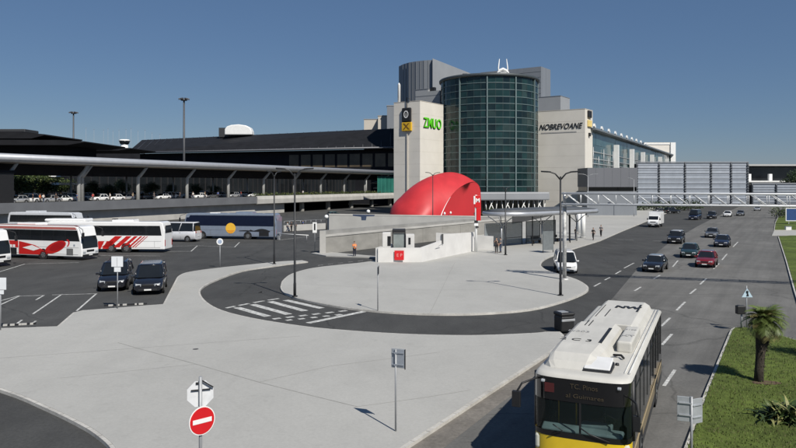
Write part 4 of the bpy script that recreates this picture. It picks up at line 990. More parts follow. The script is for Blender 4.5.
# ---- grey panel building by the gantry
q0, q1 = V2(P(587.5, 170, 181)), V2(P(637.5, 170, 181)); w_ = q1.x-q0.x
t = wl_thing('panel_building', 'plain grey panelled upper storey over a dark slot, left of the louvred car park', 'building', q0)
za, zb_ = HZ(187, 181), HZ(167.8, 181)
b = MB(); b.box(((q0.x+q1.x)/2, 186, (za+zb_)/2), (w_, 10, zb_-za)); wbuild(b, 'upper_wall', mat('panel_grey', (.135, .14, .155), .55, var=.05, scale=.2), t)
b = MB(); b.box(((q0.x+q1.x)/2, 187, za-.55), (w_-.6, 9, 1.1)); wbuild(b, 'window', darkglass, t)
b = MB(); b.box(((q0.x+q1.x)/2, 186.3, (za-1.1)/2), (w_, 9.6, za-1.1)); wbuild(b, 'base_wall', greyclad, t)
b = MB()
for k in range(1, 6): b.box((q0.x+w_*k/6, 180.98, (za+zb_)/2), (.05, .03, zb_-za))
wbuild(b, 'cladding_joint', MATS['rib_grey'], t)
# ---- louvred car park
def louvre(pxs, ytop, d, label, zbase=0.0, rows=8):
    q0, q1 = V2(P(pxs[0], ytop, d)), V2(P(pxs[-1], ytop, d)); zt_ = HZ(ytop, d)
    t = wl_thing('louvred_car_park', label, 'car park', q0)
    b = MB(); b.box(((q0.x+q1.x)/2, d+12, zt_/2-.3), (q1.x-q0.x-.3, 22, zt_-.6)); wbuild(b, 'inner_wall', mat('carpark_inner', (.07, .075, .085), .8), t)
    for i in range(len(pxs)-1):
        a, c_ = P(pxs[i], 0, d).x+.35, P(pxs[i+1], 0, d).x-.35; b = MB()
        n = rows*2
        for k in range(n):
            z = 1.2+(zt_-1.4)*(k+.5)/n; b.box(((a+c_)/2, d+.0, z), (c_-a, .10, (zt_-1.4)/n*1.02), rx=-.16+.03*math.sin(k*1.7+i))
        wbuild(b, 'louvre_panel', louver, t)
        b = MB()
        for k in range(rows+1): b.box(((a+c_)/2, d-.28, .9+(zt_-1.1)*k/rows), (c_-a, .10, .12))
        wbuild(b, 'louvre_rail', mat('rail_grey', (.27, .285, .31), .5), t)
    for px in pxs:
        q = P(px, 0, d); b = MB(); b.box((q.x, d-.1, zt_/2), (.5, .6, zt_))
        for k in range(rows*2): b.box((q.x, d-.55, 1+(zt_-1.2)*k/(rows*2)), (.62, .3, .12))
        wbuild(b, 'post', mat('post_dark', (.11, .12, .135), .6), t)
    b = MB(); b.box(((q0.x+q1.x)/2, d, zt_+.1), (q1.x-q0.x+.6, .7, .25)); wbuild(b, 'coping', MATS['rail_grey'], t)
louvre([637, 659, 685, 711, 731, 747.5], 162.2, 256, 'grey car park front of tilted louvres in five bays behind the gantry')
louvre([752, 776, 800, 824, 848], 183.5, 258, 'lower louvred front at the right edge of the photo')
q = V2(P(748, 165, 330)); t = wl_thing('distant_terminal', 'distant dark glazed building with flat white roofs behind the low louvres', 'building', q)
b = MB(); b.box((q.x+40, 345, HZ(167, 330)/2), (80, 28, HZ(167, 330))); wbuild(b, 'wall', facglass, t)
b = MB(); b.box((q.x+40, 344, HZ(165.3, 330)), (84, 36, .8)); wbuild(b, 'roof', colgrey, t)
b = MB(); b.box((q.x+10, 322, HZ(181.5, 320)), (36, 14, .7)); wbuild(b, 'lower_roof', white, t)
for px in (749, 770): qq = P(px, 0, 326); b = MB(); b.box((qq.x, 326, HZ(174, 326)/2), (1.4, 1.4, HZ(174, 326))); wbuild(b, 'column', white, t)
# ---- dark terminal at the left
dk_dir = Vector((314, 700, 0)).normalized(); dk_n = Vector((dk_dir.y, -dk_dir.x, 0))       # along the viaduct; outward normal towards the viewer
ZD = 4.2; d0 = 700*(H-ZD)/22.0; dA = Vector((-398/700*d0, d0, 0))
def ondeck(px, off=0.0):
    k = (px-CX)/700; o2 = dA+dk_n*off; s = (k*o2.y-o2.x)/(dk_dir.x-k*dk_dir.y); return o2+dk_dir*s
def sdeck(px, off=0.0): return (ondeck(px, off)-dA).dot(dk_dir)
r0, r1 = P(400, 128.2, 300), P(142, 140, 375); f0, f1 = P(400, 147, 284), P(127, 152.6, 336); 
t = wl_thing('terminal_building', 'long dark roofed terminal with a pale eaves line left of the green lettered tower', 'building', V2(f0))
b = MB(); b.add([f1, f0, r0, r1], [(0, 1, 2, 3)]); b.add([f1+Vector((0, 0, -.6)), f0+Vector((0, 0, -.6)), r0+Vector((0, 30, -.6)), r1+Vector((0, 30, -.6))], [(0, 1, 2, 3)])
b.add([r1, r0, r0+Vector((0, 40, 0)), r1+Vector((0, 40, 0))], [(0, 1, 2, 3)]); b.add([f1, r1, r1+Vector((0, 30, -.6)), f1+Vector((0, 0, -.6))], [(0, 1, 2, 3)]); wbuild(b, 'roof', slate, t)
b = MB()
for k in range(1, 34):
    p_, q_ = f1.lerp(f0, k/34), r1.lerp(r0, k/34); b.tube([p_+Vector((0, 0, .08)), q_+Vector((0, 0, .08))], .16, 4)
wbuild(b, 'roof_seam', mat('seam_slate', (.05, .052, .06), .5), t)
b = MB(); dd = (f0-f1).normalized(); b.tube([f1+Vector((0, -.2, -.1)), f0+Vector((0, -.2, -.1))], .38, 6); wbuild(b, 'eaves', mat('eaves_grey', (.16, .165, .18), .5), t)
b = MB(); g0_, g1_ = f0+Vector((0, 4, -.5)), f1+Vector((0, 4, -.5)); b.add([(g1_.x, g1_.y, 0), (g0_.x, g0_.y, 0), g0_, g1_], [(0, 1, 2, 3)]); wbuild(b, 'wall', slate2, t)
for k in range(9):
    a, c_ = k/24+.004, (k+1)/24-.004; p_, q_ = g0_.lerp(g1_, a), g0_.lerp(g1_, c_)
    b = MB(); zlo = f0.z-7.8; b.add([(q_.x, q_.y-.1, zlo), (p_.x, p_.y-.1, zlo), (p_.x, p_.y-.1, p_.z-1.8), (q_.x, q_.y-.1, q_.z-1.8)], [(0, 1, 2, 3)]); wbuild(b, 'window', brown, t, fix=False)
q = P(232, 135.5, 345); b = MB(); b.box((q.x, q.y, HZ(133, 345)), (11, 8, 4.5)); wbuild(b, 'plant_box', mat('plant_dark', (.035, .037, .04), .6), t)
ts = thing('rooftop_dome', 'white capsule shaped cover on the dark terminal roof', 'roof dome', (P(242, 0, 343).x, 338, HZ(135.5, 340)))
b = MB(); prof = [(-6.6, 0), (-6.6, 2.6), (-5.6, 4.0), (-3.5, 4.7), (0, 5.0), (3.5, 4.5), (5.6, 3.4), (6.4, 1.6), (6.5, 0)]; b.side(prof, -3, 3); b.build('dome_shell', white, ts, .4)
# left wing of dark flat roofs
q = P(0, 140, 205); t = wl_thing('terminal_wing', 'low dark terminal wing with stacked flat roofs at the left edge', 'building', V2(q))
def slabroof(px0, px1, py0, py1, tip, d, dep, nm='roof'):
    a = P(px0, py0, d); c_ = P(px1, (py0+py1)/2, d); z1_, z0_ = HZ(py0, d), HZ(py1, d); b = MB()
    tx = P(tip, 0, d).x
    vs = []
    for y in (d, d+dep): vs += [(a.x, y, z0_), (c_.x-2, y, z0_), (tx, y, z0_+(z1_-z0_)*.45), (tx, y, z0_+(z1_-z0_)*.62), (c_.x-4, y, z1_-.3), (a.x, y, z1_)]
    n = 6; b.add(vs, [tuple(range(n))[::-1], tuple(range(n, 2*n))], 0); b.add(vs, [(i, (i+1) % n, n+(i+1) % n, n+i) for i in range(n)], 0); return wbuild(b, nm, slate, t)
slabroof(-160, 38, 131.5, 138.5, 44, 205, 25); slabroof(-160, 74, 139, 145, 84.5, 200, 30); slabroof(-160, 124, 146.5, 150.5, 131, 245, 25)
b = MB(); b.box((P(-60, 0, 206).x, 216, HZ(145, 206)/2), (P(70, 0, 206).x-P(-190, 0, 206).x, 16, HZ(145, 206))); wbuild(b, 'wall', slate2, t)
b = MB(); b.box((P(-35, 0, 206).x, 214, HZ(136.5, 206)), (P(22, 0, 206).x-P(-92, 0, 206).x, 16, 3)); wbuild(b, 'upper_wall', slate2, t)
b = MB(); p0, p1 = P(-80, 0, 246), P(140, 0, 330); b.add([(p0.x, 240, 0), (p1.x, 330, 0), (p1.x, 330, HZ(151.5, 330)), (p0.x, 240, HZ(149, 240))], [(0, 1, 2, 3)]); wbuild(b, 'rear_wall', slate2, t)
b = MB(); b.box((P(8, 0, 207).x, 212, HZ(130.5, 206)), (9, 8, 1.2)); wbuild(b, 'plant_box', mat('plant_dark', (.035, .037, .04), .6), t, bevel=.2)
# ---- elevated deck (viaduct) with its canopy
S0, S1 = -60.0, sdeck(404)
def dpt(s, off, z): p = dA+dk_dir*s+dk_n*off; return Vector((p.x, p.y, z))
def dbox(b, s0, s1, o0, o1, z0, z1, mi=0):
    vs = [dpt(s, o, z) for z in (z0, z1) for s, o in ((s0, o0), (s1, o0), (s1, o1), (s0, o1))]
    return b.add(vs, [(3, 2, 1, 0), (4, 5, 6, 7), (0, 1, 5, 4), (1, 2, 6, 5), (2, 3, 7, 6), (3, 0, 4, 7)], mi)
t = wl_thing('elevated_deck', 'elevated terminal roadway with grey parapet behind the coaches', 'viaduct', dA)
s_mid = sdeck(257)
b = MB(); dbox(b, S0, S1, -26, -.3, 3.0, 4.6); wbuild(b, 'deck_slab', conc, t)
b = MB(); dbox(b, S0, s_mid, -.25, .05, 3.0, 4.85); wbuild(b, 'slate_parapet', deck_g, t)
b = MB(); 
prf = [(-.35, 2.7), (.25, 2.9), (.3, 4.1), (0.0, 4.95), (-.35, 5.0)]
b.loft([[dpt(s, o, z) for o, z in prf] for s in (s_mid, S1)], True, True, 0, False); wbuild(b, 'pale_parapet', conc_l, t)
s_wall = sdeck(284, -1.5)
b = MB(); dbox(b, S0, s_wall, -1.8, -1.4, 0, 3.0); wbuild(b, 'retaining_wall', conc_l, t)
b = MB(); dbox(b, S0, S1, -25.6, -25.2, 0, 3.0); wbuild(b, 'rear_wall', slate2, t)
k = s_wall+10
while k < S1-5:
    b = MB(); dbox(b, k, k+1.2, -2.6, -1.6, 0, 3.0); wbuild(b, 'pier', conc, t); k += 16
# canopy
ZC = 12.55; c_end = sdeck(396)
t = wl_thing('deck_canopy', 'long silver edged canopy roof over the elevated roadway', 'canopy', dA)
b = MB(); prf = [(.9*math.cos(a), .78*math.sin(a)) for a in [2*PI*k/14 for k in range(14)]]
b.loft([[dpt(s, o-.2, ZC+.2+z) for o, z in prf] for s in (S0, c_end)], True, True, 0, True); wbuild(b, 'edge_tube', silver, t)
b = MB(); dbox(b, S0, c_end-1, -16, -.5, ZC-.15, ZC+.25); wbuild(b, 'roof', slate, t)
b = MB(); dbox(b, S0, c_end-1, -6, -.6, ZC-.62, ZC-.16); wbuild(b, 'soffit', soffit, t)
b = MB(); dbox(b, S0, c_end-1, -16, -6.1, ZC-2.6, ZC-.2); wbuild(b, 'inner_fascia', slate2, t)
sp = sdeck(138, -3.2); st_ = (sdeck(187, -3.2)-sp)
k = -4
while sp+k*st_ < c_end-3:
    s = sp+k*st_; k += 1
    if s < S0: continue
    b = MB(); b.tube([dpt(s, -3.2, 3.6), dpt(s, -3.2, 9.6), dpt(s+.3, -2.9, 10.0), dpt(s+.6, -1.0, ZC-.5)], [.42, .40, .38, .26], 10); wbuild(b, 'column', colgrey, t)
    b = MB(); b.tube([dpt(s+st_/2, -14.5, 3.6), dpt(s+st_/2, -14.5, 10.3)], .22, 8); wbuild(b, 'rear_column', colgrey, t)
s = sdeck(82, -3.2); b = MB(); b.tube([dpt(s, -3.2, 3.6), dpt(s, -3.2, 9.6), dpt(s-.6, -1.0, ZC-.5)], [.42, .40, .26], 10); b.tube([dpt(s, -3.2, 9.4), dpt(s+.8, -1.2, ZC-.5)], [.34, .24], 8); wbuild(b, 'column', colgrey, t)
# terminal ground floor glazing behind the deck
s_a = sdeck(72, -24)
t = wl_thing('deck_shopfront', 'dark glazed terminal front at the back of the elevated roadway', 'building', dpt(s_a, -24, 0))
b = MB(); dbox(b, s_a, S1+4, -25, -24, 4.6, ZC-.6); wbuild(b, 'wall', facglass, t)
k = s_a+3
while k < S1:
    b = MB(); dbox(b, k, k+3.2, -23.98, -23.9, 5.0, 8.4); wbuild(b, 'window', random.Random(int(k)).choice((darkglass, darkglass, facglass)), t); k += 5.2
b = MB(); k = s_a
while k < S1: dbox(b, k, k+.2, -23.97, -23.7, 3.75, ZC-1); k += 2.6
wbuild(b, 'mullion', mat('mullion_grey', (.03, .03, .032), .5), t)
t = wl_thing('deck_kiosk', 'black kiosk block at the left end of the elevated roadway', 'kiosk', ondeck(4, -2.5))
b = MB(); dbox(b, sdeck(4, -2)-16, sdeck(12, -2), -7, -1.5, 3.75, 10.2); wbuild(b, 'wall', black, t)
b = MB(); dbox(b, sdeck(4, -2)-16, sdeck(12, -2)+.3, -7.2, -1.3, 10.2, 10.6); wbuild(b, 'roof', slate2, t)
for i, (px, z, wd) in enumerate(((71, 9.8, 9), (67, 8.0, 8))):
    q = ondeck(px, -19); ta = thing('shop_awning', ['white flat awning, upper of two above the deck cars', 'white flat awning, lower of two above the deck cars'][i], 'awning', (q.x, q.y, z), heading(dk_dir), 'white awnings on the deck')
    b = MB(); b.side([(-wd/2, 0), (wd/2, 0), (wd/2-.6, .45), (-wd/2+.4, .5)], -2, 2); b.build('awning_sheet', white, ta, .05); b = MB()
    for s_ in (-1, 1): b.cyl((s_*wd*.4, 0, 4.6-z), (s_*wd*.4, 0, .05), .08, .08, 8)
    b.build('support', colgrey, ta)
tg = wl_thing('glass_screen', 'green glass screen at the end of the deck by the tower', 'glass screen', ondeck(385, -1))
b = MB(); s0_, s1_ = sdeck(377.5, -1), sdeck(396, -1); dbox(b, s0_, s1_, -1.1, -1.0, 4.4, HZ(176, 250)); wbuild(b, 'pane', mat('green_glass', (.03, .16, .13), .15, var=.2, scale=.2), tg)
b = MB(); n = 5
for k in range(n+1): s = s0_+(s1_-s0_)*k/n; dbox(b, s-.08, s+.08, -1.0, -.9, 4.3, HZ(176, 250)+.1)
wbuild(b, 'frame', mat('green_frame', (.06, .25, .20), .4), tg)
# white parasols near the deck end
for px, pz, r_, lab in ((383, 8.9, 4.8, 'broad white parasol canopy at the deck end, upper one'), (381, 6.9, 3.0, 'small white parasol under the canopy near the green glass screen')):
    q = ondeck(px, -6); tp = thing('parasol', lab, 'parasol', (q.x, q.y, 4.6), 0, 'white parasols on the deck')
    b = MB(); hz_ = pz-4.6; n = 8; b.add([(0, 0, hz_+.9)]+[(r_*math.cos(2*PI*k/n), r_*math.sin(2*PI*k/n), hz_) for k in range(n)]+[(r_*math.cos(2*PI*k/n), r_*math.sin(2*PI*k/n), hz_-.35) for k in range(n)],
        [(0, 1+k, 1+(k+1) % n) for k in range(n)]+[(1+k, 9+k, 9+(k+1) % n, 1+(k+1) % n) for k in range(n)]); b.build('parasol_cover', white, tp); b = MB(); b.cyl((0, 0, 0), (0, 0, hz_+.9), .06); b.build('pole', galv, tp)
# ---- vegetation
def leafcloud(centres, n, size, rg, mats, name, parent, squash=.8, off=None):
    b = MB()
    for c_, r_ in centres:
        for _ in range(n):
            u_ = rg.uniform(-1, 1); a = rg.uniform(0, 2*PI); rr = r_*(rg.random()**.4); s = math.sqrt(1-u_*u_)
            p = Vector((c_[0]+rr*s*math.cos(a), c_[1]+rr*s*math.sin(a), c_[2]+rr*u_*squash))
            d1 = Vector((rg.gauss(0, 1), rg.gauss(0, 1), rg.gauss(0, .6))).normalized()*size*rg.uniform(.6, 1.3); d2 = d1.cross(Vector((rg.gauss(0, 1), rg.gauss(0, 1), rg.gauss(0, 1)))).normalized()*size*rg.uniform(.3, .6)
            b.add([p-d1, p+d2, p+d1, p-d2], [(0, 1, 2, 3)], rg.randrange(len(mats)))
    return b.build(name, mats, parent, fix=False, offset=off)
def tree(loc, h, cr, label, seed, group=None, base=0.0, name='tree', lm=None):
    rg = random.Random(seed); t = thing(name, label, 'tree', (loc[0], loc[1], base), 0, group)
    b = MB(); b.tube([(0, 0, 0), (.1, .05, h*.3), (0, .1, h*.6), (.1, 0, h*.9)], [cr*.10, cr*.08, cr*.05, .03], 8)
    cs = []
    for k in range(9):
        a = k*2.4+rg.random(); z = h*rg.uniform(.45, .9); r_ = cr*rg.uniform(.35, .8); e = (r_*math.cos(a), r_*math.sin(a), z)
        b.tube([(0, .05, h*rg.uniform(.28, .55)), (e[0]*.5, e[1]*.5, z-.3), e], [cr*.04, cr*.03, .02], 5); cs.append((e, cr*rg.uniform(.3, .5)))
    cs += [((rg.uniform(-.2, .2)*cr, rg.uniform(-.2, .2)*cr, h*rg.uniform(.6, 1.0)), cr*.45) for _ in range(5)]
    b.build('trunk', bark, t); leafcloud(cs, 260, cr*.055, rg, lm or [leafA, leafA, leafB, leafC], 'crown', t)
    return t
tg_ = 'trees behind the elevated deck'
for i, (px, off, h, cr, lab) in enumerate(((16, -20, 5.2, 4.2, 'bushy green tree right beside the black kiosk on the deck'), (31, -22, 5.4, 4.0, 'bushy green tree, second from the black kiosk'), (46, -21, 4.8, 3.6, 'bushy green tree left of the white awnings'), (60, -25, 4.6, 3.2, 'small green tree directly behind the white awnings'), (122, -18, 4.0, 2.4, 'thin olive green tree between the deck columns'))):
    q = ondeck(px, off); tree(q, h, cr, lab, 20+i, tg_, 4.6, lm=[leafB, leafA, leafB, leafC] if i < 4 else [leafB, leafA])
# planting along the pale parapet
rg = random.Random(5); s = s_mid+1; cs = []
while s < S1-3: q = dpt(s, -1.0-rg.random()*.6, 5.0+rg.random()*.5); cs.append(((q.x, q.y, q.z), rg.uniform(.45, .85))); s += .8
hq = dpt(s_mid+1, -1, 3.75); th = thing('deck_hedge', 'ragged yellow green hedge growing along the pale parapet', 'hedge', hq)
leafcloud(cs, 46, .17, rg, [leafB, leafA, mat('leaf_yellow', (.14, .13, .03), .7, var=.3), leafA, leafC], 'foliage', th, off=(hq.x, hq.y, hq.z))
def hedge(p0, p1, h, r_, label, seed, lm=None, n=150, size=.14):
    rg = random.Random(seed); t = thing('hedge', label, 'hedge', (p0.x, p0.y, 0)); cs = []; L_ = (p1-p0).length; k = 0
    while k < L_: q = p0+(p1-p0)*(k/L_); cs.append(((q.x-p0.x+rg.uniform(-.3, .3), q.y-p0.y, h*rg.uniform(.4, .8)), r_*rg.uniform(.7, 1.2))); k += r_*.8
    b = MB(); 
    for c_, r2_ in cs: b.tube([(c_[0], c_[1], 0), (c_[0], c_[1], c_[2])], .06, 5)
    b.build('stem', bark, t); leafcloud(cs, n, size, rg, lm or [leafC, leafC, leafA], 'foliage', t); return t
hedge(V2(P(481, 0, 150)), V2(P(501, 0, 146)), 3.4, 1.5, 'dark green bush right of the red dome', 31, size=.22)
hedge(V2(P(596, 0, 215)), V2(P(700, 0, 222)), 2.6, 2.0, 'dark hedge line behind the gantry at the end of the pavement', 32, size=.3)
hedge(V2(P(776, 0, 170)), V2(P(790, 0, 166)), 2.4, 1.6, 'shrubs on the far verge under the gantry', 33, [leafA, leafB, leafC], size=.22)
for i, (px, d, h, cr, lab) in enumerate(((794, 285, 13, 7, 'dark tree rising behind the low louvres at the right edge'), (815, 300, 14, 8, 'dark tree beyond the right edge of the louvred front'))): tree(V2(P(px, 0, d)), h, cr, lab, 50+i, None, lm=[leafC, leafC, leafA])
# palm on the near verge
pb = G(758.5, 381, .16)
tp = thing('palm_tree', 'small palm with a shaggy dark trunk on the near lawn', 'palm tree', pb); rg = random.Random(9)
b = MB(); b.tube([(0, 0, -.1), (.04, .02, .5), (.10, .04, 1.1), (.2, .05, 1.75), (.28, .05, 2.45)], [.19, .165, .17, .27, .30], 12)
for k in range(240):
    z = rg.uniform(.25, 2.45); a = rg.uniform(0, 6.28); r_ = .15+.14*max(0, (z-.9)/1.5); cx_ = .04+.1*z
    p = Vector((cx_+r_*math.cos(a), .03+r_*math.sin(a), z)); o2 = Vector((math.cos(a), math.sin(a), -.9)).normalized()*rg.uniform(.10, .22)*(1 if z > 1.2 else .5); sd_ = Vector((-math.sin(a), math.cos(a), 0))*.035
    b.add([p-sd_, p+sd_, p+o2], [(0, 1, 2)])
b.build('trunk', mat('palm_bark', (.045, .036, .026), .95, var=.4, scale=10, bump=.8), tp)
palmA = mat('palm_leaf', (.10, .135, .032), .5, var=.35, scale=2); palmB = mat('palm_leaf_dry', (.16, .14, .045), .6, var=.35, scale=2)
b = MB()
for k in range(84):
    a = k*2.399+rg.random()*.4; el = R(85)-R(112)*((k+.5)/84)**.9; ln = rg.uniform(.62, .92); hx = Vector((math.cos(a), math.sin(a), 0)); pts_ = []
    p = Vector((.28, .05, 2.45)); e_ = el
    for q in range(9):
        pts_.append(p.copy()); p = p+(hx*math.cos(e_)+Vector((0, 0, math.sin(e_))))*ln/8; e_ -= R(9)
    mi = 1 if k > 72 or rg.random() < .12 else 0
    b.tube(pts_, [.014]*5+[.008]*4, 4, mi)
    side_ = Vector((-hx.y, hx.x, 0))
    for q in range(2, 9):
        for f_ in (0, .5):
            if q == 8 and f_: continue
            c_ = pts_[q].lerp(pts_[min(q+1, 8)], f_); dr = (pts_[min(q+1, 8)]-pts_[q-1]).normalized(); ll = .34*math.sin(PI*min(1, (q+f_)/9.5)**.8)+.07
            for s in (-1, 1):
                tip = c_+(side_*s*.75+dr*.75+Vector((0, 0, -.10-rg.random()*.15)))*ll; w2 = dr*.024
                b.add([c_-w2, c_+w2, tip], [(0, 1, 2)], mi)
b.build('crown', [palmA, palmB], tp, fix=False)
b = MB(); c_ = G(766, 382.5, .17); b.add([(c_.x+.55*math.cos(k*PI/8)*(1+.2*math.sin(k*3)), c_.y+.3*math.sin(k*PI/8), .172) for k in range(16)], [tuple(range(16))]); struct(b.build('bare_earth_patch', mat('bare_earth', (.10, .065, .04), .95, var=.3)))
sb = G(787, 419, .16); ts_ = thing('leafy_shrub', 'spiky leafy shrub in the bottom right corner of the lawn', 'shrub', sb); b = MB()
for k in range(260):
    a = rg.uniform(0, 6.28); el = rg.uniform(.3, 1.5); ln = rg.uniform(.55, 1.0); o2 = Vector((rg.gauss(0, .28), rg.gauss(0, .28), 0)); hx = Vector((math.cos(a), math.sin(a), 0)); p = o2.copy(); e_ = el; sd_ = Vector((-hx.y, hx.x, 0)); pr = None; mi = rg.choice((0, 0, 1, 2))
    for q in range(5):
        w2 = .055*math.sin(PI*(q+.6)/5.2); cur = (p-sd_*w2, p+sd_*w2)
        if pr: b.add([pr[0], pr[1], cur[1], cur[0]], [(0, 1, 2, 3)], mi)
        pr = cur; p = p+(hx*math.cos(e_)+Vector((0, 0, math.sin(e_))))*ln/5; e_ -= .3
    b.add([pr[0], pr[1], p], [(0, 1, 2)], mi)
b.build('foliage', [leafA, leafB, mat('leaf_pale', (.22, .22, .08), .6, var=.3)], ts_, fix=False)
# ================================================================ RED DOME
p1 = G(439, 222.3, 0); p2 = P(481, 0, 163); p2 = Vector((p2.x, 163, 0))
rim_px = [(439, 222.3), (441, 215), (444.5, 207), (449, 199), (454, 192.5), (460, 187.3), (466.5, 183.6), (472, 181.8), (476, 182.3), (479, 185.5), (480.5, 191), (481, 203), (481, 219.3)]
def onrim(px):                                               # point of the mouth's base line seen at that picture column
    k = (px-CX)/700; d = p2-p1; s = (k*p1.y-p1.x)/(d.x-k*d.y); return p1+d*s
rim = []
for px, py in rim_px:
    q = onrim(px); rim.append(Vector((q.x, q.y, max(0, HZ(py, q.y)))))
rim = catmull(rim, 3); n = len(rim)
base = catmull([p1, Vector((5.0, 148, 0)), Vector((1.2, 149.5, 0)), Vector((-1.4, 152.5, 0)), Vector((-2.2, 156.5, 0)), Vector((-.6, 161, 0)), Vector((4, 165, 0)), Vector((11, 167, 0)), p2], 8)
def resample(pl, m):
    ls = [0]
    for i in range(1, len(pl)): ls.append(ls[-1]+(pl[i]-pl[i-1]).length)
    out = []
    for k in range(m):
        d = ls[-1]*k/(m-1); i = max(j for j in range(len(ls)) if ls[j] <= d+1e-9); i = min(i, len(pl)-2)
        f_ = (d-ls[i])/max(1e-9, ls[i+1]-ls[i]); out.append(pl[i].lerp(pl[i+1], min(1, f_)))
    return out
rim = resample(rim, 41); base = resample(base, 41); n = 41
t = thing('red_dome', 'big red shell shaped dome over the metro entrance', 'dome', (8, 156, 0))
rings = []
for i in range(n):
    r_, s_ = rim[i], base[i]; rw = []
    for k in range(25):
        v = k/24; hz_ = r_.lerp(s_, v*(1.18-.18*v)) if False else r_+(Vector((s_.x, s_.y, 0))-Vector((r_.x, r_.y, 0)))*(v)
        z = r_.z*math.sqrt(max(0, 1-v**4))*(1+.27*math.sin(PI*min(1, v*1.2)))
        rw.append((hz_.x, hz_.y, max(z, 0)))
    rings.append(rw)
b = MB(); b.loft(rings, False, False, 0, True); wbuild(b, 'dome_shell', red, t)
# mouth: recessed red wall, white rim on the near side
mid = sum((v for v in rim), Vector())/n; back_ = Vector((-1, .35, 0)).normalized()
b = MB(); ins = [Vector((v.x, v.y, v.z*.995))+back_*.06 for v in rim]
c_ = Vector((mid.x, mid.y, 0))+back_*.2
fan = [ins, [v.lerp(Vector((c_.x, c_.y, v.z)), .35)+back_*.08 for v in ins], [v.lerp(Vector((c_.x, c_.y, v.z*.6)), .8) for v in ins]]
b.loft(fan, False, False, 0, True); b.add(fan[-1], [tuple(range(n))]); b.loft([rim, ins], False, False, 0, True); wbuild(b, 'mouth_wall', mat('dome_red_inner', (.52, .030, .035), .5, var=.05, scale=.3), t, fix=False)
b = MB(); b.tube([v+Vector((.05, -.12, .03)) for v in rim[:11]], [.13-.011*i for i in range(11)], 8); wbuild(b, 'rim_edge', white, t)
b = MB(); 
for px, py in ((443.5, 213.5), (449.5, 212.8)): q = onrim(px)+Vector((0, -.6, 0)); b.ball((q.x+.2, q.y, HZ(py, q.y)), .3, 8, sq=(.8, .5, 1.1))
q = onrim(441); b.box((q.x, q.y-.4, .6), (1.6, .3, .5)); wbuild(b, 'entrance_lamp', white, t)
# ================================================================ RAMP WALLS, WHITE STAIRWELL
def wallseg(b, p, q, z0, z1, th, z1b=None, mi=0):
    d = (q-p); nn = Vector((-d.y, d.x, 0)).normalized()*th; z1b = z1 if z1b is None else z1b
    b.add([(p.x, p.y, z0), (q.x, q.y, z0), (q.x+nn.x, q.y+nn.y, z0), (p.x+nn.x, p.y+nn.y, z0), (p.x, p.y, z1), (q.x, q.y, z1b), (q.x+nn.x, q.y+nn.y, z1b), (p.x+nn.x, p.y+nn.y, z1)],
          [(3, 2, 1, 0), (4, 5, 6, 7), (0, 1, 5, 4), (1, 2, 6, 5), (2, 3, 7, 6), (3, 0, 4, 7)], mi); return b
wa0 = G(325, 254, 0); wa1 = V2(P(507, 0, 118))
t = wl_thing('ramp_wall', 'long brownish grey ramp wall behind the orange vested worker', 'wall', wa0)
za0 = HZ(237, wa0.y)
b = MB(); wallseg(b, wa0, wa1, 0, za0, .4, HZ(219.6, wa1.y)); wbuild(b, 'wall', conc, t)
up_ = Vector((-.1, -.05, 0)); b = MB(); nn = Vector((-(wa1-wa0).y, (wa1-wa0).x, 0)).normalized()
wallseg(b, wa0-nn*.08, wa1-nn*.08, 0, 0, .56); b.v = [(x, y, (za0+(HZ(219.6, wa1.y)-za0)*((x-wa0.x)/(wa1.x-wa0.x)))+(.0 if i < 4 else .22)) for i, (x, y, z) in enumerate(b.v)]; wbuild(b, 'coping', conc_l, t)
b = MB(); b.box((wa0.x-.25, wa0.y+.3, HZ(230.8, wa0.y)/2), (.7, .9, HZ(230.8, wa0.y))); wbuild(b, 'end_pillar', conc_l, t)
b = MB(); wb0 = wa0+nn*.45; wb1 = wa1+nn*.45; h2 = HZ(230.8, wa0.y)
wallseg(b, wb0, wb1, 0, h2, .35, HZ(216.5, wa1.y)); wbuild(b, 'upper_wall', mat('ramp_concrete_grey', (.24, .238, .228), .85, var=.14, scale=.5, bump=.12), t)
b = MB(); L_ = (wa1-wa0).length
for k in range(1, 9): q = wa0+(wa1-wa0)*(k/9)-nn*.01; b.box((q.x, q.y, za0/2), (.05, .03, za0), rz=heading(wa1-wa0))
wbuild(b, 'wall_joint', MATS['joint_dark'], t)
wc0, wc1 = V2(P(329, 0, 103)), V2(P(512, 0, 122)); t = wl_thing('upper_retaining_wall', 'pale grey retaining wall running below the red dome', 'wall', wc0)
b = MB(); wallseg(b, wc0, wc1, 0, HZ(215, 103), .5, HZ(217.5, 122)); wbuild(b, 'wall', mat('wall_grey_pale', (.33, .328, .315), .8, var=.1, scale=.4, bump=.1), t)
b = MB(); wallseg(b, wc0+Vector((0, -.06, 0)), wc1+Vector((0, -.06, 0)), HZ(215, 103), HZ(215, 103)+.18, .62, HZ(217.5, 122)+.18); 
b.v = [(x, y, z if i >= 4 else (HZ(215, 103)+(HZ(217.5, 122)-HZ(215, 103))*((x-wc0.x)/(wc1.x-wc0.x)))) for i, (x, y, z) in enumerate(b.v)]; wbuild(b, 'coping', conc_l, t)
# low wall by the blue coach
la, lb = G(284, 231.5, 0), G(326, 229, 0); t = wl_thing('low_wall', 'low pale wall between the blue coach and the ramp wall', 'wall', la); b = MB(); wallseg(b, la, lb, 0, 1.05, .3); wbuild(b, 'wall', conc_l, t); b = MB()
for k in range(9): q = la+(lb-la)*(k/8); b.cyl((q.x, q.y+.15, 1.05), (q.x, q.y+.15, 1.75), .03, .03, 6)
b.tube([(la.x, la.y+.15, 1.75), (lb.x, lb.y+.15, 1.75)], .03, 6); wbuild(b, 'railing', galv, t)
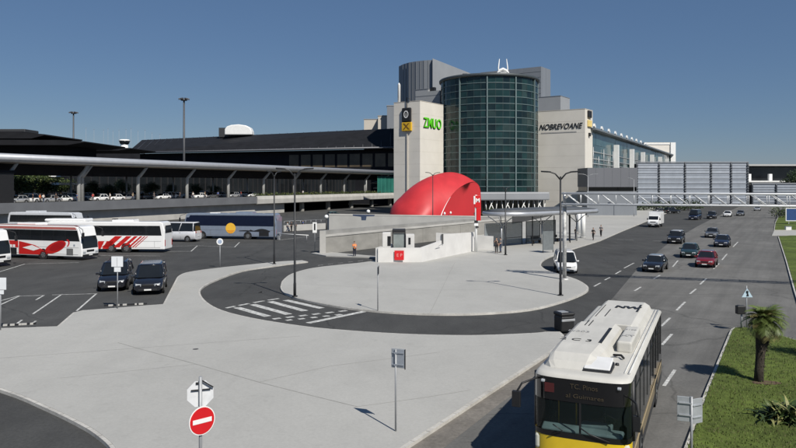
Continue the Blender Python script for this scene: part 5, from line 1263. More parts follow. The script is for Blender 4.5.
# pavement foot of the ramp wall
b = MB(); b.prism([V2(v) for v in gl([(311, 253), (324, 251.4), (378, 256.2), (377, 257.4), (352, 256.4), (326, 255.6)])], -.02, .12); struct(b.build('wall_foot_pavement', pave))
# white stairwell
s0, s1 = G(378, 262.3, .13), G(421.6, 262, .13); s2 = G(476, 250.6, .13); back = Vector((.30, 1, 0)).normalized()
t = wl_thing('stairwell', 'white walled stairwell with a small red sign on its front', 'stairwell', s0)
z_f = HZ(248, s0.y)
b = MB(); wallseg(b, s0, s1, 0, z_f, .22); wbuild(b, 'front_wall', whitewall, t)
dsr = (s2-s1); sA = s1+dsr*.34; b = MB(); wallseg(b, s1+dsr.normalized()*.002, sA, 0, z_f, .22, HZ(240.5, sA.y)); wbuild(b, 'side_wall', mat('white_wall_side', (.62, .61, .59), .7, var=.06, scale=.8), t)
b = MB(); wallseg(b, sA+dsr.normalized()*.004, s2, 0, HZ(234.5, sA.y), .22, HZ(232, s2.y)); wbuild(b, 'tall_side_wall', MATS['white_wall_side'], t)
b = MB(); wallseg(b, s0+Vector((-.05, .2, 0)), s0+back*9, 0, z_f, .22); wbuild(b, 'rear_side_wall', whitewall, t)
b = MB(); q0, q1 = V2(P(436, 0, 87)), V2(P(493, 0, 84.5)); wallseg(b, q0, q1, 0, HZ(234, 85), .22, HZ(236, 85)); wbuild(b, 'rear_wall', whitewall, t)
b = MB(); q = s1+dsr*.28+Vector((.08, -.1, 0)); b.tube([(q.x-.7, q.y-.8, 1.1), (q.x+.3, q.y-.1, 1.75)], .03, 5); wbuild(b, 'handrail', galv, t)
b = MB(); b.box((sA.x+.04, sA.y-.05, HZ(239, sA.y)), (.2, .12, 1.1)); wbuild(b, 'wall_end', mat('dark_edge', (.06, .06, .06), .6), t)
sx = P(399.2, 255.3, s0.y-.05); b = MB(); b.box((sx.x, s0.y-.045, sx.z), (.96, .05, .96)); rs = wbuild(b, 'red_sign', signred, t)
text('E', .46, mat('sign_pink', (.68, .30, .28), .6), rs, (sx.x-t.location.x-.16, s0.y-.075-t.location.y, sx.z), (PI/2, 0, 0), 'sign_lettering', .004)
text('P', .46, MATS['sign_pink'], rs, (sx.x-t.location.x+.20, s0.y-.075-t.location.y, sx.z), (PI/2, 0, 0), 'sign_lettering', .004)
kq = P(399, 0, s0.y+2.5); t = thing('ticket_booth', 'small white booth with dark doorway behind the red sign wall', 'booth', (kq.x, kq.y, .13))
sc2 = kq.y/700; zk = HZ(232.3, kq.y)-.13
b = MB(); b.box((-12.3*sc2, 0, zk/2-.02), (8.2*sc2, 1.6, zk)); b.build('side_cabin', whitewall, t, .04)
b = MB(); b.box((-9.8*sc2, -.81, zk-.85), (3.2*sc2, .05, 1.0)); b.build('window', darkglass, t)
b = MB(); b.box((0, .2, zk+.16), (13*sc2, 1.8, .34)); b.box((-6.2*sc2, -.6, zk/2+.1), (.12, .12, zk+.4)); b.box((6.0*sc2, -.6, zk/2), (.12, .12, zk)); b.build('door_frame', black, t, .03)
b = MB(); b.box((0, -.5, zk/2), (11*sc2, .06, zk-.1)); b.build('door', mat('door_pane', (.24, .27, .26), .2, var=.2, scale=1), t)
b = MB(); b.box((11*sc2, 0, zk/2-.15), (8.5*sc2, 1.6, zk-.1)); b.build('side_cabin', whitewall, t, .04)
b = MB(); b.box((10.4*sc2, -.81, zk-.85), (2.2*sc2, .05, .7)); b.build('window', darkglass, t)
# ================================================================ BUS SHELTER
ca = V2(P(496, 0, 83)); cb_ = V2(P(603, 0, 98)); cd_ = (cb_-ca).normalized(); cn = Vector((-cd_.y, cd_.x, 0)); cl = (cb_-ca).length
t = thing('bus_shelter', 'long bus shelter with a rounded silver roof and glass screens', 'bus shelter', (ca.x, ca.y, .13), heading(cd_))
zr = 4.15
out = []
for k in range(15): a = PI/2+PI*k/14; out.append((6.4+3.4*math.cos(a), 3.4+3.4*math.sin(a)))
out += [(cl-1.5, 0), (cl-.3, .5), (cl, 1.6), (cl-.6, 3.2), (cl-3, 6.2), (cl-6, 6.8)]
cx_, cy_ = cl/2, 3.4
def sc_out(f_, z): return [(cx_+(x-cx_)*(1-(1-f_)*.35), cy_+(y-cy_)*f_, z) for x, y in out]
b = MB(); b.loft([sc_out(.90, zr-.20), sc_out(.98, zr-.15), sc_out(1.0, zr+.08), sc_out(.985, zr+.28), sc_out(.95, zr+.36)], True, False, 0, True); b.build('edge_trim', silver, t)
b = MB(); b.loft([sc_out(.955, zr+.35), sc_out(.6, zr+.62), sc_out(.2, zr+.72)], True, True, 0, True); b.build('roof', mat('shelter_roof', (.085, .09, .095), .5, var=.15, scale=.6), t)
b = MB(); b.add(sc_out(.91, zr-.19), [tuple(range(len(out)))]); b.build('soffit', mat('shelter_soffit', (.22, .22, .22), .6), t)
for x in (4.3, 12.5, 20.5):
    b = MB(); b.cyl((x, 2.8, 0), (x, 2.8, 3.1), .11, .10, 10)
    for dx, dy in ((-1.5, -.8), (1.5, -.8), (-1.2, 1.2), (1.2, 1.2)): b.tube([(x, 2.8, 2.6), (x+dx*.5, 2.8+dy*.5, 3.35), (x+dx, 2.8+dy, zr-.2)], [.07, .06, .05], 6)
    b.build('post', galv, t)
pan = glass_mat('shelter_glass', (.20, .235, .25), .62, .12)
for x0, x1, y in ((3.2, 7.0, 4.6), (7.3, 10.6, 4.6), (11.5, 14.5, 4.6), (15, 18, 4.6)):
    b = MB(); b.box(((x0+x1)/2, y, 1.55), (x1-x0, .03, 2.7)); b.build('glass_screen', pan, t); b = MB()
    for x in (x0, x1): b.box((x, y, 1.5), (.08, .08, 3.0))
    b.box(((x0+x1)/2, y, 2.95), (x1-x0, .08, .08)); b.box(((x0+x1)/2, y, .95), (x1-x0, .06, .06)); b.build('screen_frame', black if x0 > 5 else galv, t)
for x, y in ((9.5, 2.0), (13.6, 1.6), (17.2, 1.6), (19.0, 3.0)):
    b = MB(); b.box((x, y, 1.9), (.10, .10, 3.8)); b.build('post', black, t)
for x in (12.4, 16.4):
    b = MB(); b.box((x, 3.6, .48), (1.8, .45, .06)); b.box((x-.7, 3.6, .24), (.06, .4, .45)); b.box((x+.7, 3.6, .24), (.06, .4, .45)); b.box((x, 3.82, .8), (1.8, .05, .35)); b.build('bench', black, t)
for px, d in ((583, 104), (579, 112)):
    q = P(px, 0, d); tc = thing('white_column', 'white round column right of the bus shelter%s' % ('' if px == 583 else ', the farther one'), 'column', (q.x, q.y, .13), 0, 'white columns by the shelter'); b = MB(); b.cyl((0, 0, 0), (0, 0, 4.3), .36, .36, 14); b.build('shaft', white, tc); b = MB(); b.cyl((0, 0, 4.3), (0, 0, 4.5), .48, .48, 14); b.cyl((0, 0, 0), (0, 0, .2), .45, .45, 14); b.build('base', colgrey, tc)
q0 = V2(P(536, 0, 118)); t = thing('information_board', 'grey glass panel standing inside the bus shelter', 'panel', (P(549, 0, 81).x, 81.5, .13), .5); b = MB(); b.box((0, 0, 1.4), (1.6, .08, 2.2)); b.build('panel', mat('board_grey', (.16, .175, .18), .3), t); b = MB(); b.box((-.75, 0, .2), (.06, .06, .4)); b.box((.75, 0, .2), (.06, .06, .4)); b.build('foot', black, t)
# entrance canopy of the terminal between dome and towers
q0, q1 = V2(P(477, 0, 175)), V2(P(550, 0, 180)); t = wl_thing('entrance_canopy', 'grey flat entrance canopy on white slanted struts below the rotunda', 'canopy', q0); zc0 = HZ(192.3, 176); zc1 = HZ(200.5, 176)
b = MB(); wallseg(b, q0, q1, zc1, zc0, 9); wbuild(b, 'roof', mat('canopy_grey', (.24, .25, .265), .5, var=.06, scale=.2), t, bevel=.3)
b = MB(); d_ = (q1-q0)
for k in range(9):
    a = q0+d_*((k+.3)/9.0)+Vector((0, 1.2, 0)); s = .9 if k % 2 else -.9
    b.tube([(a.x, a.y, 0), (a.x+s*.6, a.y, 2.0), (a.x+s*1.6, a.y, zc1)], .13, 6); b.tube([(a.x, a.y, 0), (a.x-s*.5, a.y, zc1)], .10, 6)
wbuild(b, 'strut', white, t)
b = MB(); wallseg(b, q0+Vector((0, 8, 0)), q1+Vector((0, 8, 0)), 0, zc1, .5); wbuild(b, 'wall', darkglass, t)
for k in range(14):
    b = MB(); a = q0+d_*(k/13)+Vector((0, 7.9, 0)); b.box((a.x, a.y, zc1/2), (.18, .15, zc1)); wbuild(b, 'mullion', colgrey, t)
# ================================================================ SIGN GANTRY
ga = G(564.5, 281, .0); g1 = V2(P(800, 0, 53.0)); gd = (g1-ga).normalized(); gl_len = (g1-ga).length+9
t = thing('sign_gantry', 'white lattice gantry spanning the main road on a mottled grey mast', 'gantry', (ga.x, ga.y, 0), heading(gd))
za_, zb2 = HZ(193.4, ga.y), HZ(204.2, ga.y)
b = MB(); b.cyl((0, 0, 0), (0, 0, zb2+.1), .17, .16, 14); b.cyl((0, 0, 0), (0, 0, .25), .36, .32, 14); b.build('mast', mat('mast_mottled', (.42, .42, .41), .6, var=.45, scale=3, metal=.2), t)
b = MB(); b.cyl((gl_len, 0, 0), (gl_len, 0, zb2+.1), .30, .27, 14); b.build('mast', MATS['mast_mottled'], t)
b = MB()
for yy in (-.45, .45):
    for z in (zb2, za_): b.tube([(-.2, yy, z), (gl_len, yy, z)], .085, 8)
b.build('chord', mat('chord_pale', (.55, .56, .57), .5, var=.06), t)
b = MB(); n = 19; st2_ = gl_len/n
for k in range(n):
    x0 = k*st2_
    for yy in (-.45, .45): b.tube([(x0+.1, yy, za_), (x0+st2_*.9, yy, zb2)], .05, 6); b.tube([(x0+st2_*.95, yy, za_), (x0+st2_*.95, yy, zb2)], .035, 6)
    b.tube([(x0, -.45, zb2), (x0+st2_, .45, zb2)], .035, 6); b.tube([(x0, -.45, za_), (x0+st2_, .45, za_)], .035, 6); b.tube([(x0, -.45, za_), (x0, .45, za_)], .035, 6)
b.build('lattice', mat('lattice_grey', (.55, .56, .57), .45, metal=.2, var=.08), t)
b = MB(); b.tube([(0, 0, zb2+.05), (0, 0, za_+.1)], .13, 10); b.box((.4, 0, zb2-.15), (1.2, .5, .12)); b.build('bracket', galv, t)
# ================================================================ LAMPS
def lamp(bx, by, ytop, half, label, name='street_lamp', grp='double armed black street lamps', yaw=0.0, m=poleblk, z0=0.13, r0=.085, dist=None, rise=.35, arms=(1, -1)):
    p = G(bx, by, z0) if dist is None else Vector((P(bx, 0, dist).x, dist, z0)); zt_ = HZ(ytop, p.y)-z0
    t = thing(name, label, 'street lamp', p, yaw, grp); hz_ = zt_-rise
    b = MB(); b.tube([(0, 0, 0), (0, 0, .9), (0, 0, 1.0), (0, 0, hz_)], [r0*1.25, r0*1.2, r0, r0*.7], 10); b.build('pole', m, t)
    b = MB(); b.cyl((0, 0, 0), (0, 0, .06), r0*2.4, r0*2.4, 12); b.build('base', m, t)
    for s in arms:
        b = MB(); b.tube([(0, 0, hz_-.25), (s*half*.28, 0, hz_+rise*.55), (s*half*.55, 0, hz_+rise*.9), (s*half, 0, hz_+rise)], [r0*.65, r0*.6, r0*.6, r0*.6], 8); a = b.build('arm', m, t)
        b = MB(); b.loft([[(s*half*.5, y*.08, hz_+rise*.88+z), ] if False else (s*x, y, z) for x, y, z in ring] for ring in [
            [(half*.52, -.05, hz_+rise*.86), (half*.52, .05, hz_+rise*.86), (half*.52, .05, hz_+rise*.98), (half*.52, -.05, hz_+rise*.98)],
            [(half*.7, -.14, hz_+rise*.90), (half*.7, .14, hz_+rise*.90), (half*.7, .10, hz_+rise*1.12), (half*.7, -.10, hz_+rise*1.12)],
            [(half*1.0, -.10, hz_+rise*.98), (half*1.0, .10, hz_+rise*.98), (half*1.0, .06, hz_+rise*1.10), (half*1.0, -.06, hz_+rise*1.10)]]) if False else None
        h_ = MB(); h_.loft([[(s*half*f_, y*w_, hz_+rise*g_+z_) for y, z_ in ((-1, -.03), (1, -.03), (1, .05), (-1, .05))] for f_, w_, g_ in ((.5, .05, .88), (.68, .15, .95), (.92, .13, 1.0), (1.02, .06, 1.02))], True, True, 0, False); h_.build('lamp_head', m, a)
    return t
lamp(294.8, 296.5, 168.5, 1.30, 'tall black double armed lamp on the tip of the round island', yaw=.1)
lamp(274.2, 264, 171.5, .9, 'black double armed lamp on the narrow pavement tongue, just left of the island lamp', arms=(1, -1), yaw=.9)
lamp(560.5, 295.5, 171.5, 1.35, 'black double armed lamp in front of the gantry mast', yaw=-.1)
lamp(432.8, 222, 172.5, 1.35, 'slim black lamp standing before the red dome', dist=126, yaw=.2)
lamp(505.5, 255, 187.5, .55, 'black lamp at the left end of the bus shelter', yaw=.8)
lamp(588, 215, 174, 2.4, 'lamp against the foot of the right sign tower', dist=172, m=polegrey)
lamp(634, 213, 178, 1.6, 'small lamp in front of the plain grey panelled storey', dist=176, m=polegrey, arms=(-1,))
def mast(px, ytop, d, label, r_=2.0):
    p = P(px, 0, d); z = HZ(ytop, d); t = thing('light_mast', label, 'light mast', (p.x, d, 0), 0, 'tall floodlight masts'); b = MB(); b.tube([(0, 0, 0), (0, 0, z)], [.42, .24], 10); b.build('pole', mat('mast_dark', (.07, .072, .078), .5), t)
    b = MB(); b.cyl((0, 0, z-.5), (0, 0, z-.1), r_*.55, r_*.55, 12); b.build('head_ring', MATS['mast_dark'], t)
    for k in range(6):
        a = k*PI/3+.3; b = MB(); b.box((r_*.75*math.cos(a), r_*.75*math.sin(a), z), (.9, .6, .4), rz=a, ry=.3); b.build('floodlight', MATS['mast_dark'], t, .05)
mast(184, 99, 205, 'tall floodlight mast rising behind the canopy, the higher one', 1.5); mast(73.5, 112.5, 262, 'tall floodlight mast behind the left terminal wing, the lower one', 1.6)
rg = random.Random(8)
for i, (px, yt_) in enumerate(((86, 128), (94, 129.5), (103.5, 130), (108, 128.5), (113, 131), (119, 130), (126, 129.5), (131, 128.5), (138, 131), (145, 130), (152, 133), (160, 134))):
    p = P(px, 0, 420); t = thing('flagpole', 'thin pale flagpole far behind the dark terminal roofs', 'flagpole', (p.x, 420, 0), 0, 'thin flagpoles behind the terminal'); b = MB(); b.tube([(0, 0, 0), (0, 0, HZ(yt_, 420))], [.16, .10], 6); b.build('pole', mat('flagpole_grey', (.22, .26, .31), .6), t)
    b = MB(); b.ball((0, 0, HZ(yt_, 420)), .22, 8); b.build('finial', MATS['flagpole_grey'], t)
p = P(124.5, 0, 400); t = thing('control_tower', 'small white control tower far behind the dark terminal roof', 'tower', (p.x, 400, 0)); b = MB(); b.cyl((0, 0, 0), (0, 0, HZ(144, 400)), 2.2, 2.0, 12); b.build('shaft', white, t); b = MB(); b.cyl((0, 0, HZ(144, 400)), (0, 0, HZ(141, 400)), 2.6, 3.2, 8); b.build('cab', darkglass, t); b = MB(); b.cyl((0, 0, HZ(141, 400)), (0, 0, HZ(139.6, 400)), 3.4, 2.6, 8); b.build('roof', white, t)
# ================================================================ SIGNS
# grey sign back on the plaza
def signpost(px, py, label, name='traffic_sign', yaw=0.0, z0=.13, grp=None, dist=None, h=2.6, r_=.03, m=polegrey, cat='road sign'):
    p = G(px, py, z0) if dist is None else Vector((P(px, 0, dist).x, dist, z0)); t = thing(name, label, cat, p, yaw, grp); b = MB(); b.cyl((0, 0, 0), (0, 0, h), r_, r_, 10); b.build('post', m, t); return t
t = signpost(395.7, 431, 'square grey sign back on a post in the middle of the plaza', yaw=-.35, h=2.62)
b = MB(); b.box((.06, .06, 2.32), (.46, .02, .62)); b.build('plate', steelback, t, .008)
b = MB(); b.box((.06, .046, 2.32), (.40, .008, .56)); b.box((.06, .03, 2.50), (.40, .03, .04)); b.box((.06, .03, 2.12), (.40, .03, .04)); b.box((0, .02, 2.5), (.1, .1, .06)); b.box((0, .02, 2.12), (.1, .1, .06)); b.build('bracket', mat('sign_back_blue', (.30, .33, .37), .5, metal=.3), t)
b = MB(); b.box((.295, .06, 2.30), (.02, .05, .64)); b.build('edge_trim', black, t)
# no entry + stop sign back
nd = 17.0; t = signpost(200.5, 0, 'red and white no entry disc on the post with an octagonal sign back above', dist=nd, z0=.13, h=HZ(376.5, nd)-.13, r_=.04); zz = lambda y: HZ(y, nd)-.13
th_ = R(44); 
def disc(r0, r1, n_, yoff, z, m, nm, par, ang, seg_=32, dx=0.0):
    b = MB(); vs = [(r1*math.cos(2*PI*(k+.5)/seg_), 0, r1*math.sin(2*PI*(k+.5)/seg_)) for k in range(seg_)]
    M = Matrix.Translation((dx, 0, z)) @ Matrix.Rotation(ang, 4, 'Z')
    f_ = [M @ Vector((x, yoff-.008, zz_)) for x, _, zz_ in vs]; g_ = [M @ Vector((x, yoff+.008, zz_)) for x, _, zz_ in vs]; b.add(f_+g_, [tuple(range(seg_))[::-1], tuple(range(seg_, 2*seg_))]+[(k, (k+1) % seg_, seg_+(k+1) % seg_, seg_+k) for k in range(seg_)]); return b.build(nm, m, par)
dp = disc(0, .345, 1, -.075, zz(419.8), white, 'plate', t, th_); disc(0, .32, 1, -.082, zz(419.8), signred, 'red_field', dp, th_)
b = MB(); M = Matrix.Translation((0, 0, zz(419.8))) @ Matrix.Rotation(th_, 4, 'Z'); b.box((0, -.093, 0), (.50, .006, .11)); b.v = [tuple(M @ Vector(v)) for v in b.v]; b.build('white_bar', white, dp)
op = disc(0, .335, 1, .065, zz(394.3), mat('octagon_back', (.66, .67, .68), .55, metal=.0, var=.08, scale=6), 'octagon_plate', t, .35, 8)
b = MB(); b.box((0, .03, zz(390)), (.46, .03, .025), rz=.35); b.box((.16, .06, zz(384.5)), (.32, .02, .03), rz=.35, ry=.62); b.box((-.05, .03, zz(383.5)), (.14, .03, .05), rz=.35); b.build('bracket', poleblk, t)
# notice board in front of the parked cars
t = signpost(117.5, 308.5, 'white notice board on a post before the two black parked cars', h=3.15, cat='notice board'); sc2 = t.location.y/700
b = MB(); b.box((0, -.05, HZ(261.5, t.location.y)-.13), (11.6*sc2, .03, 10.4*sc2)); b.build('plate', mat('board_white', (.66, .68, .70), .5, var=.04), t, .01); b = MB(); b.box((.3*sc2, -.05, HZ(269.4, t.location.y)-.13), (6.5*sc2, .03, 4.6*sc2)); b.build('lower_plate', MATS['board_white'], t)
b = MB(); b.box((0, -.072, HZ(262, t.location.y)-.13), (.02, .01, 9*sc2)); b.build('board_seam', polegrey, t)
t = signpost(.6, 330, 'pale sign board cut by the left picture edge', h=2.55, cat='notice board'); sc2 = t.location.y/700
b = MB(); b.box((.6*sc2, -.05, HZ(283.5, t.location.y)-.13), (11*sc2, .03, 12*sc2)); b.build('plate', MATS['board_white'], t); b = MB(); b.box((.2*sc2, -.05, HZ(292, t.location.y)-.13), (7*sc2, .03, 4*sc2)); b.build('lower_plate', MATS['board_white'], t)
t = signpost(220, 267.3, 'small round white sign at the plaza kerb by the blue coach', h=2.1); disc(0, .32, 1, -.05, HZ(241.6, t.location.y)-.13, white, 'plate', t, 0, 24); disc(0, .20, 1, -.06, HZ(241.6, t.location.y)-.13, mat('sign_bluegrey', (.35, .42, .55), .5), 'plate_symbol', t, 0, 24)
t = signpost(314.8, 252, 'narrow white sign with a black bar near the ramp wall end', h=3.3); sc2 = t.location.y/700; b = MB(); b.box((0, -.05, HZ(227.5, t.location.y)-.13), (4.2*sc2, .04, 10.5*sc2)); b.build('plate', white, t); b = MB(); b.box((0, -.08, HZ(226.8, t.location.y)-.13), (1.5*sc2, .02, 6.5*sc2)); b.build('plate_symbol', black, t)
t = signpost(377.8, 310.5, 'thin post with an edge-on sign near the front of the island', h=2.95, yaw=PI/2-.05); b = MB(); b.box((0, -.05, 2.55), (.45, .02, .5)); b.build('plate', black, t)
# globe lamps on the wall
for px, yg, yb_, lab in ((326.4, 216.8, 229, 'white globe lamp on a black post at the left end of the pale wall'), (368.3, 211.5, 217, 'white globe lamp peeping over the pale retaining wall')):
    d = 101 if px < 330 else 112; p = P(px, 0, d); t = thing('globe_lamp', lab, 'lamp', (p.x, d, 0), 0, 'white globe lamps'); b = MB(); b.cyl((0, 0, 0), (0, 0, HZ(yg, d)), .12, .09, 8); b.build('post', black, t); b = MB(); b.ball((0, 0, HZ(yg, d)), .30, 12); b.build('lamp_globe', white, t)
q = P(364, 0, 102); t = thing('flag_banner', 'dark blue banner hanging on the pale retaining wall', 'banner', (q.x, 101.2, 0)); b = MB(); b.side([(-1.6, HZ(214.5, 101)), (1.6, HZ(215, 101)), (1.5, HZ(216.4, 101)), (.4, HZ(216.6, 101)), (.3, HZ(220.5, 101)), (-.35, HZ(220.5, 101)), (-.4, HZ(217, 101)), (-1.6, HZ(216, 101))], .2, .26); b.build('banner_cloth', mat('banner_navy', (.03, .05, .10), .7, var=.2), t)
# metro totem
td = G(476, 252, .13); t = thing('metro_totem', 'red and white metro totem on a white mast before the dome', 'totem sign', td); sc2 = td.y/700; hz = lambda y: HZ(y, td.y)-.13
b = MB(); b.cyl((0, 0, 0), (0, 0, hz(195)), .16, .14, 10); b.build('mast', white, t)
b = MB(); b.box((.15, -.1, hz(201.5)), (5.5*sc2, .30, 12*sc2)); hb_ = b.build('sign_box', signred, t, .03); text('M', .62, white, hb_, (.18, -.26, hz(200.5)), (PI/2, 0, 0), 'sign_lettering', .01, bold=.03); b = MB(); b.box((-.20, -.1, hz(200)), (1.6*sc2, .32, 8*sc2)); b.build('white_panel', white, hb_)
b = MB(); b.box((.28, -.1, hz(214)), (4.4*sc2, .25, 13*sc2)); b.build('lower_sign_box', signred, t, .03)
b = MB(); b.box((0, -.1, hz(221.5)), (3.4*sc2, .3, 2.2*sc2)); b.box((.1, -.1, hz(227)), (3*sc2, .3, 1.4*sc2)); b.build('black_panel', black, t)
b = MB(); b.box((0, -.1, hz(224.5)), (4.0*sc2, .32, 2.4*sc2)); b.build('white_panel', white, t)
# right hand sign pair
pd = 19.0; t = signpost(691.5, 0, 'pair of grey sign backs set in a V beside the main road', dist=pd, h=HZ(396.5, pd)-.13, r_=.035); sc2 = pd/700
for cx2, w2, yy, ang, s in ((-6.2, 13.5, 409.5, -.35, -1), (7.0, 13.5, 411.5, .42, 1)):
    b = MB(); b.box((cx2*sc2, .07, HZ(yy, pd)-.13), (w2*sc2, .02, 25*sc2), rz=ang); b.build('plate', steelback, t, .008); b = MB(); b.box((cx2*sc2*.9, .035, HZ(yy-6, pd)-.13), (w2*sc2*.9, .03, .03), rz=ang); b.build('bracket', steelback, t); b = MB(); b.box((cx2*sc2*.9, .035, HZ(yy+6, pd)-.13), (w2*sc2*.9, .03, .03), rz=ang); b.build('bracket', steelback, t)
# pedestrian sign and signal box at the verge tip
t = signpost(746.6, 328, 'pale blue and white crossing sign on a slim post at the verge tip', h=HZ(284, 39.2)-.13, r_=.03); sc2 = t.location.y/700; b = MB(); hz = lambda y: HZ(y, t.location.y)-.13
b.side([(-5.5*sc2, hz(297)), (5.5*sc2, hz(297)), (0, hz(288))], -.07, -.05); b.build('plate', mat('sign_pale_blue', (.45, .58, .66), .5), t); b = MB(); b.side([(-1.0*sc2, hz(296)), (1.6*sc2, hz(296)), (.4*sc2, hz(291))], -.085, -.072); b.ball((.0, -.08, hz(291.5)), .07, 8); b.build('plate_symbol', poleblk, t)
t = signpost(741.5, 328.5, 'black traffic signal head on twin posts at the verge tip', 'traffic_signal', h=HZ(306, 39.2)-.13, r_=.05, cat='traffic light'); b = MB(); sc2 = t.location.y/700; hz = lambda y: HZ(y, t.location.y)-.13
b.box((-1.5*sc2, -.05, hz(309.5)), (8.5*sc2, .3, 8.5*sc2)); b.build('signal_head', black, t, .04)
b = MB(); b.box((2.8*sc2, 0, hz(310)), (1.2*sc2, .06, 8*sc2)); b.build('side_panel', galv, t)
for k in range(3):
    b = MB(); b.tube([(-1.5*sc2, .10, hz(306.6+k*2.8)), (-1.5*sc2, .26, hz(306.8+k*2.8))], .075, 10); b.build('lens_hood', black, t)
# kerbside black box behind the bus
q = G(570, 331.8, .13); t = thing('litter_bin', 'black roadside container with white bands at the plaza corner behind the bus', 'container', (q.x-.2, q.y+.5, .1), .35)
b = MB(); b.box((0, 0, .42), (.80, .8, .84)); b.build('bin_body', black, t, .08); b = MB(); b.box((0, 0, .93), (.86, .86, .2)); b.build('lid', black, t, .08); b = MB(); b.box((.02, 0, .62), (.82, .83, .13)); b.build('white_band', galv, t, .02); b = MB(); b.box((-.1, 0, 1.03), (.45, .5, .04)); b.build('lid_plate', galv, t, .01)
# low parking barriers
for x0, x1, y0, y1, lab in ((104, 147, 306.8, 304.8, 'low black and white parking rail in front of the two black cars'), (3, 36, 326.6, 324.8, 'low black and white parking rail at the left end of the bays')):
    a, c_ = G(x0, y0, .13), G(x1, y1, .13); t = thing('parking_rail', lab, 'barrier', a, heading(c_-a), 'low parking rails'); ln = (c_-a).length; b = MB(); b.box((ln/2, 0, .08), (ln, .10, .09)); b.build('rail', black, t); b = MB(); rg = random.Random(x0)
    for k in range(5): xx = ln*(k+.2+rg.random()*.6)/5; b = MB(); b.box((xx, -.0, .082), (rg.uniform(.12, .3), .11, .10)); b.build('white_block', conc_l, t)
# boom barrier
a = G(279, 240, 0); c_ = G(309.5, 241.5, 0); t = thing('boom_barrier', 'thin white boom barrier right of the blue coach', 'barrier', a, heading(c_-a)); ln = (c_-a).length; b = MB(); b.box((0, 0, .55), (.4, .35, 1.1)); b.build('motor_box', galv, t, .04); b = MB(); b.tube([(0, -.25, .95), (ln, -.25, .90)], .05, 8); b.build('boom', white, t); b = MB(); b.cyl((ln-.3, -.25, 0), (ln-.3, -.25, .86), .04, .04, 8); b.build('boom_rest', galv, t)
# blue sign board on the far verge
q = G(794, 224, .16); t = thing('verge_sign', 'blue board with white frame on the far verge', 'sign board', q, -.1); b = MB(); b.box((0, 0, 1.9), (3.0, .1, 2.4)); b.build('plate', mat('board_blue', (.03, .07, .20), .4), t); b = MB(); b.box((0, -.02, 3.15), (3.2, .14, .14)); b.box((0, -.02, .65), (3.2, .14, .14)); b.box((-1.55, -.02, 1.9), (.14, .14, 2.6)); b.box((1.55, -.02, 1.9), (.14, .14, 2.6)); b.build('frame', white, t); b = MB(); b.box((-1, .02, .3), (.12, .1, .7)); b.box((1, .02, .3), (.12, .1, .7)); b.build('post', galv, t)
q = G(788, 230, .1); t = thing('utility_box', 'small white cabinet at the edge of the far verge path', 'cabinet', q); b = MB(); b.box((0, 0, .3), (1.0, .5, .6)); b.build('cabinet_body', white, t, .05); b = MB(); b.box((0, 0, .63), (1.1, .6, .06)); b.build('lid', galv, t)
# ================================================================ CARS AND PEOPLE ON THE DECK, PARKED CARS FAR UNDER THE GANTRY
protos = {}
dp_ = 'cars on the elevated deck'
spec = [(17, -5, 'hatch', 'silver'), (27, -6, 'suv', 'white'), (37, -9, 'hatch', 'white'), (50, -5, 'sedan', 'silver'), (61, -5.5, 'sedan', 'white'), (72, -9, 'suv', 'silver'), (99, -5, 'hatch', 'white'), (106, -9, 'sedan', 'grey'), (115, -5, 'sedan', 'white'), (125, -6, 'hatch', 'silver'),
        (147, -8, 'hatch', 'grey'), (162, -5.5, 'sedan', 'white'), (171, -9, 'suv', 'silver'), (199, -5, 'sedan', 'white'), (211, -6, 'hatch', 'grey'), (233, -5, 'hatch', 'silver'), (251, -6, 'sedan', 'white'),
        (22, -12, 'sedan', 'grey'), (34, -13, 'suv', 'grey'), (55, -12, 'hatch', 'silver'), (66, -13, 'sedan', 'silver'), (88, -12, 'suv', 'white'), (103, -13, 'hatch', 'white'), (119, -12, 'sedan', 'silver'), (141, -13, 'suv', 'white'), (153, -12, 'sedan', 'silver'), (178, -13, 'hatch', 'white'), (190, -12, 'sedan', 'silver'), (206, -13, 'suv', 'white'), (222, -12, 'sedan', 'silver'), (244, -13, 'hatch', 'white')]
base_paint = {'silver': psil, 'white': pwhite, 'grey': pgrey}
colnames = ['first', 'second', 'third', 'fourth', 'fifth', 'sixth', 'seventh', 'eighth', 'ninth', 'tenth']
ordn = {}
for i, (px, off, kind, pc) in enumerate(spec):
    k_ = (kind, pc); ordn[k_] = ordn.get(k_, 0)+1
    kn = {'hatch': 'hatchback', 'suv': 'four by four', 'sedan': 'saloon car'}[kind]
    lab = '%s %s on the elevated deck, %s of its kind from the kiosk end' % (pc, kn, colnames[ordn[k_]-1])
    q = ondeck(px, off); loc = (q.x, q.y, 4.605); rz = heading(dk_dir)+(PI if off > -7 else 0)
    if kind not in protos: protos[kind] = make_car(kind, psil, 'deck_car', lab, 'car', loc, rz, dp_); 
    else: dup(protos[kind], loc, rz, lab, dp_)
    tgt = protos[kind] if protos[kind]['label'] == lab else [o for o in bpy.data.objects if o.get('label') == lab][0]
    if pc != 'silver':
        for ch in [o for o in bpy.data.objects if o.parent == tgt]:
            if any(m == psil for m in ch.data.materials):
                key = (ch.data.name, pc)
                if key not in SWAPPED:
                    me = ch.data.copy()
                    for j, m in enumerate(me.materials):
                        if m == psil: me.materials[j] = base_paint[pc]
                    SWAPPED[key] = me
                ch.data = SWAPPED[key]
pp = 'people on the elevated deck'
tops = [('orange', orange), ('white', wh), ('black', dk), ('blue', bl), ('red', rd), ('khaki', kh), ('grey', dg)]
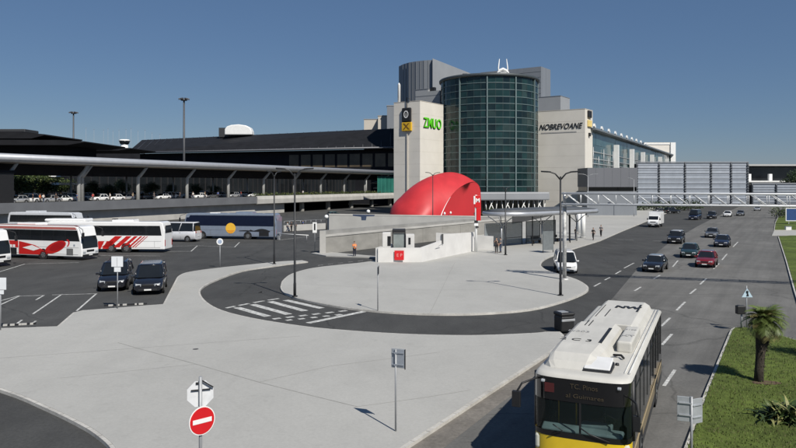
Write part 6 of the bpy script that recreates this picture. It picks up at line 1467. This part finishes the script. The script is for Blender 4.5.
plist = [(40, 'orange', 'right of the second deck tree'), (43.5, 'white', 'next to the person in orange'), (33, 'black', 'left of the person in orange'), (56, 'black', 'before the white awnings'), (77, 'blue', 'just left of the branching column'), (93, 'red', 'right of the branching column'), (110, 'white', 'between two white cars midway along the deck'), (133, 'khaki', 'left of the second deck column'), (154, 'grey', 'walking right of the second deck column'),
         (180, 'black', 'left of the third deck column'), (193, 'white', 'right of the third deck column'), (205, 'khaki', 'between two deck cars near the fourth column'), (218, 'blue', 'left of the fourth deck column'), (241, 'red', 'by the beginning of the pale parapet'), (303, 'white', 'behind the yellow green hedge')]
for i, (px, c_, where) in enumerate(plist):
    q = ondeck(px, -2.2-(i % 3)*.6); person('person with %s top on the deck, %s' % (c_, where), (q.x, q.y, 4.605), i*1.7, 'walk' if i % 2 else 'stand', dict(tops)[c_], (dk, jean, dg)[i % 3], group=pp)
for i, (px, d, kind, pt, lab) in enumerate(((672, 197, 'suv', pblk, 'black four by four parked by the far hedge, rightmost of the parked pair'), (661, 200, 'sedan', pgrey, 'grey saloon parked by the far hedge behind the white lorry'))):
    q = P(px, 0, d); make_car(kind, pt, 'parked_car', lab, 'car', (q.x, q.y, 0), .3, 'cars parked by the far hedge')
q = P(335, 0, 172); make_car('hatch', carpaint('teal', (.02, .10, .11)), 'parked_car', 'dark teal car in the shade under the elevated deck', 'car', (q.x, 172, 0), .5)
# vegetation standing just outside the frame on the near verge; only its shadow reaches the picture
for i, (x, y, h_, cr, lab) in enumerate(((22.2, 27.2, 7.5, 1.5, 'slim tree on the near verge outside the right edge, farther one'), (23.5, 24.4, 6.6, 1.1, 'slim tree on the near verge outside the right edge, nearer one'))):
    tree((x, y), h_, cr, lab, 70+i, 'slim trees on the near verge', .16)
for i, (px, h_, cr) in enumerate(((93, 3.6, 2.6), (108, 3.2, 2.2), (150, 3.8, 2.4), (170, 3.2, 2.2), (196, 3.4, 2.4), (214, 3.0, 2.0))):
    q = ondeck(px, -16.5-(i % 2)); tree(q, h_, cr, 'dark leafy deck tree, %s from the branching canopy column' % colnames[i], 90+i, 'dark trees in front of the shopfront', 4.6, lm=[leafC, leafA, leafC])
for i, (px, c_) in enumerate(((24, 'white'), (49, 'grey'), (62, 'khaki'), (84, 'black'), (98, 'white'), (118, 'grey'), (127, 'black'), (144, 'blue'), (166, 'white'), (174, 'black'), (187, 'red'), (212, 'black'), (228, 'white'), (247, 'black'))):
    q = ondeck(px, -7.2-(i % 2)*.5)
    person('person with %s top between the two rows of deck cars, %s from the kiosk' % (c_, (colnames+['eleventh', 'twelfth', 'thirteenth', 'fourteenth'])[i]), (q.x, q.y, 4.605), i*2.3, 'stand' if i % 2 else 'walk', dict(tops)[c_], (jean, dk, dg)[i % 3], group=pp)
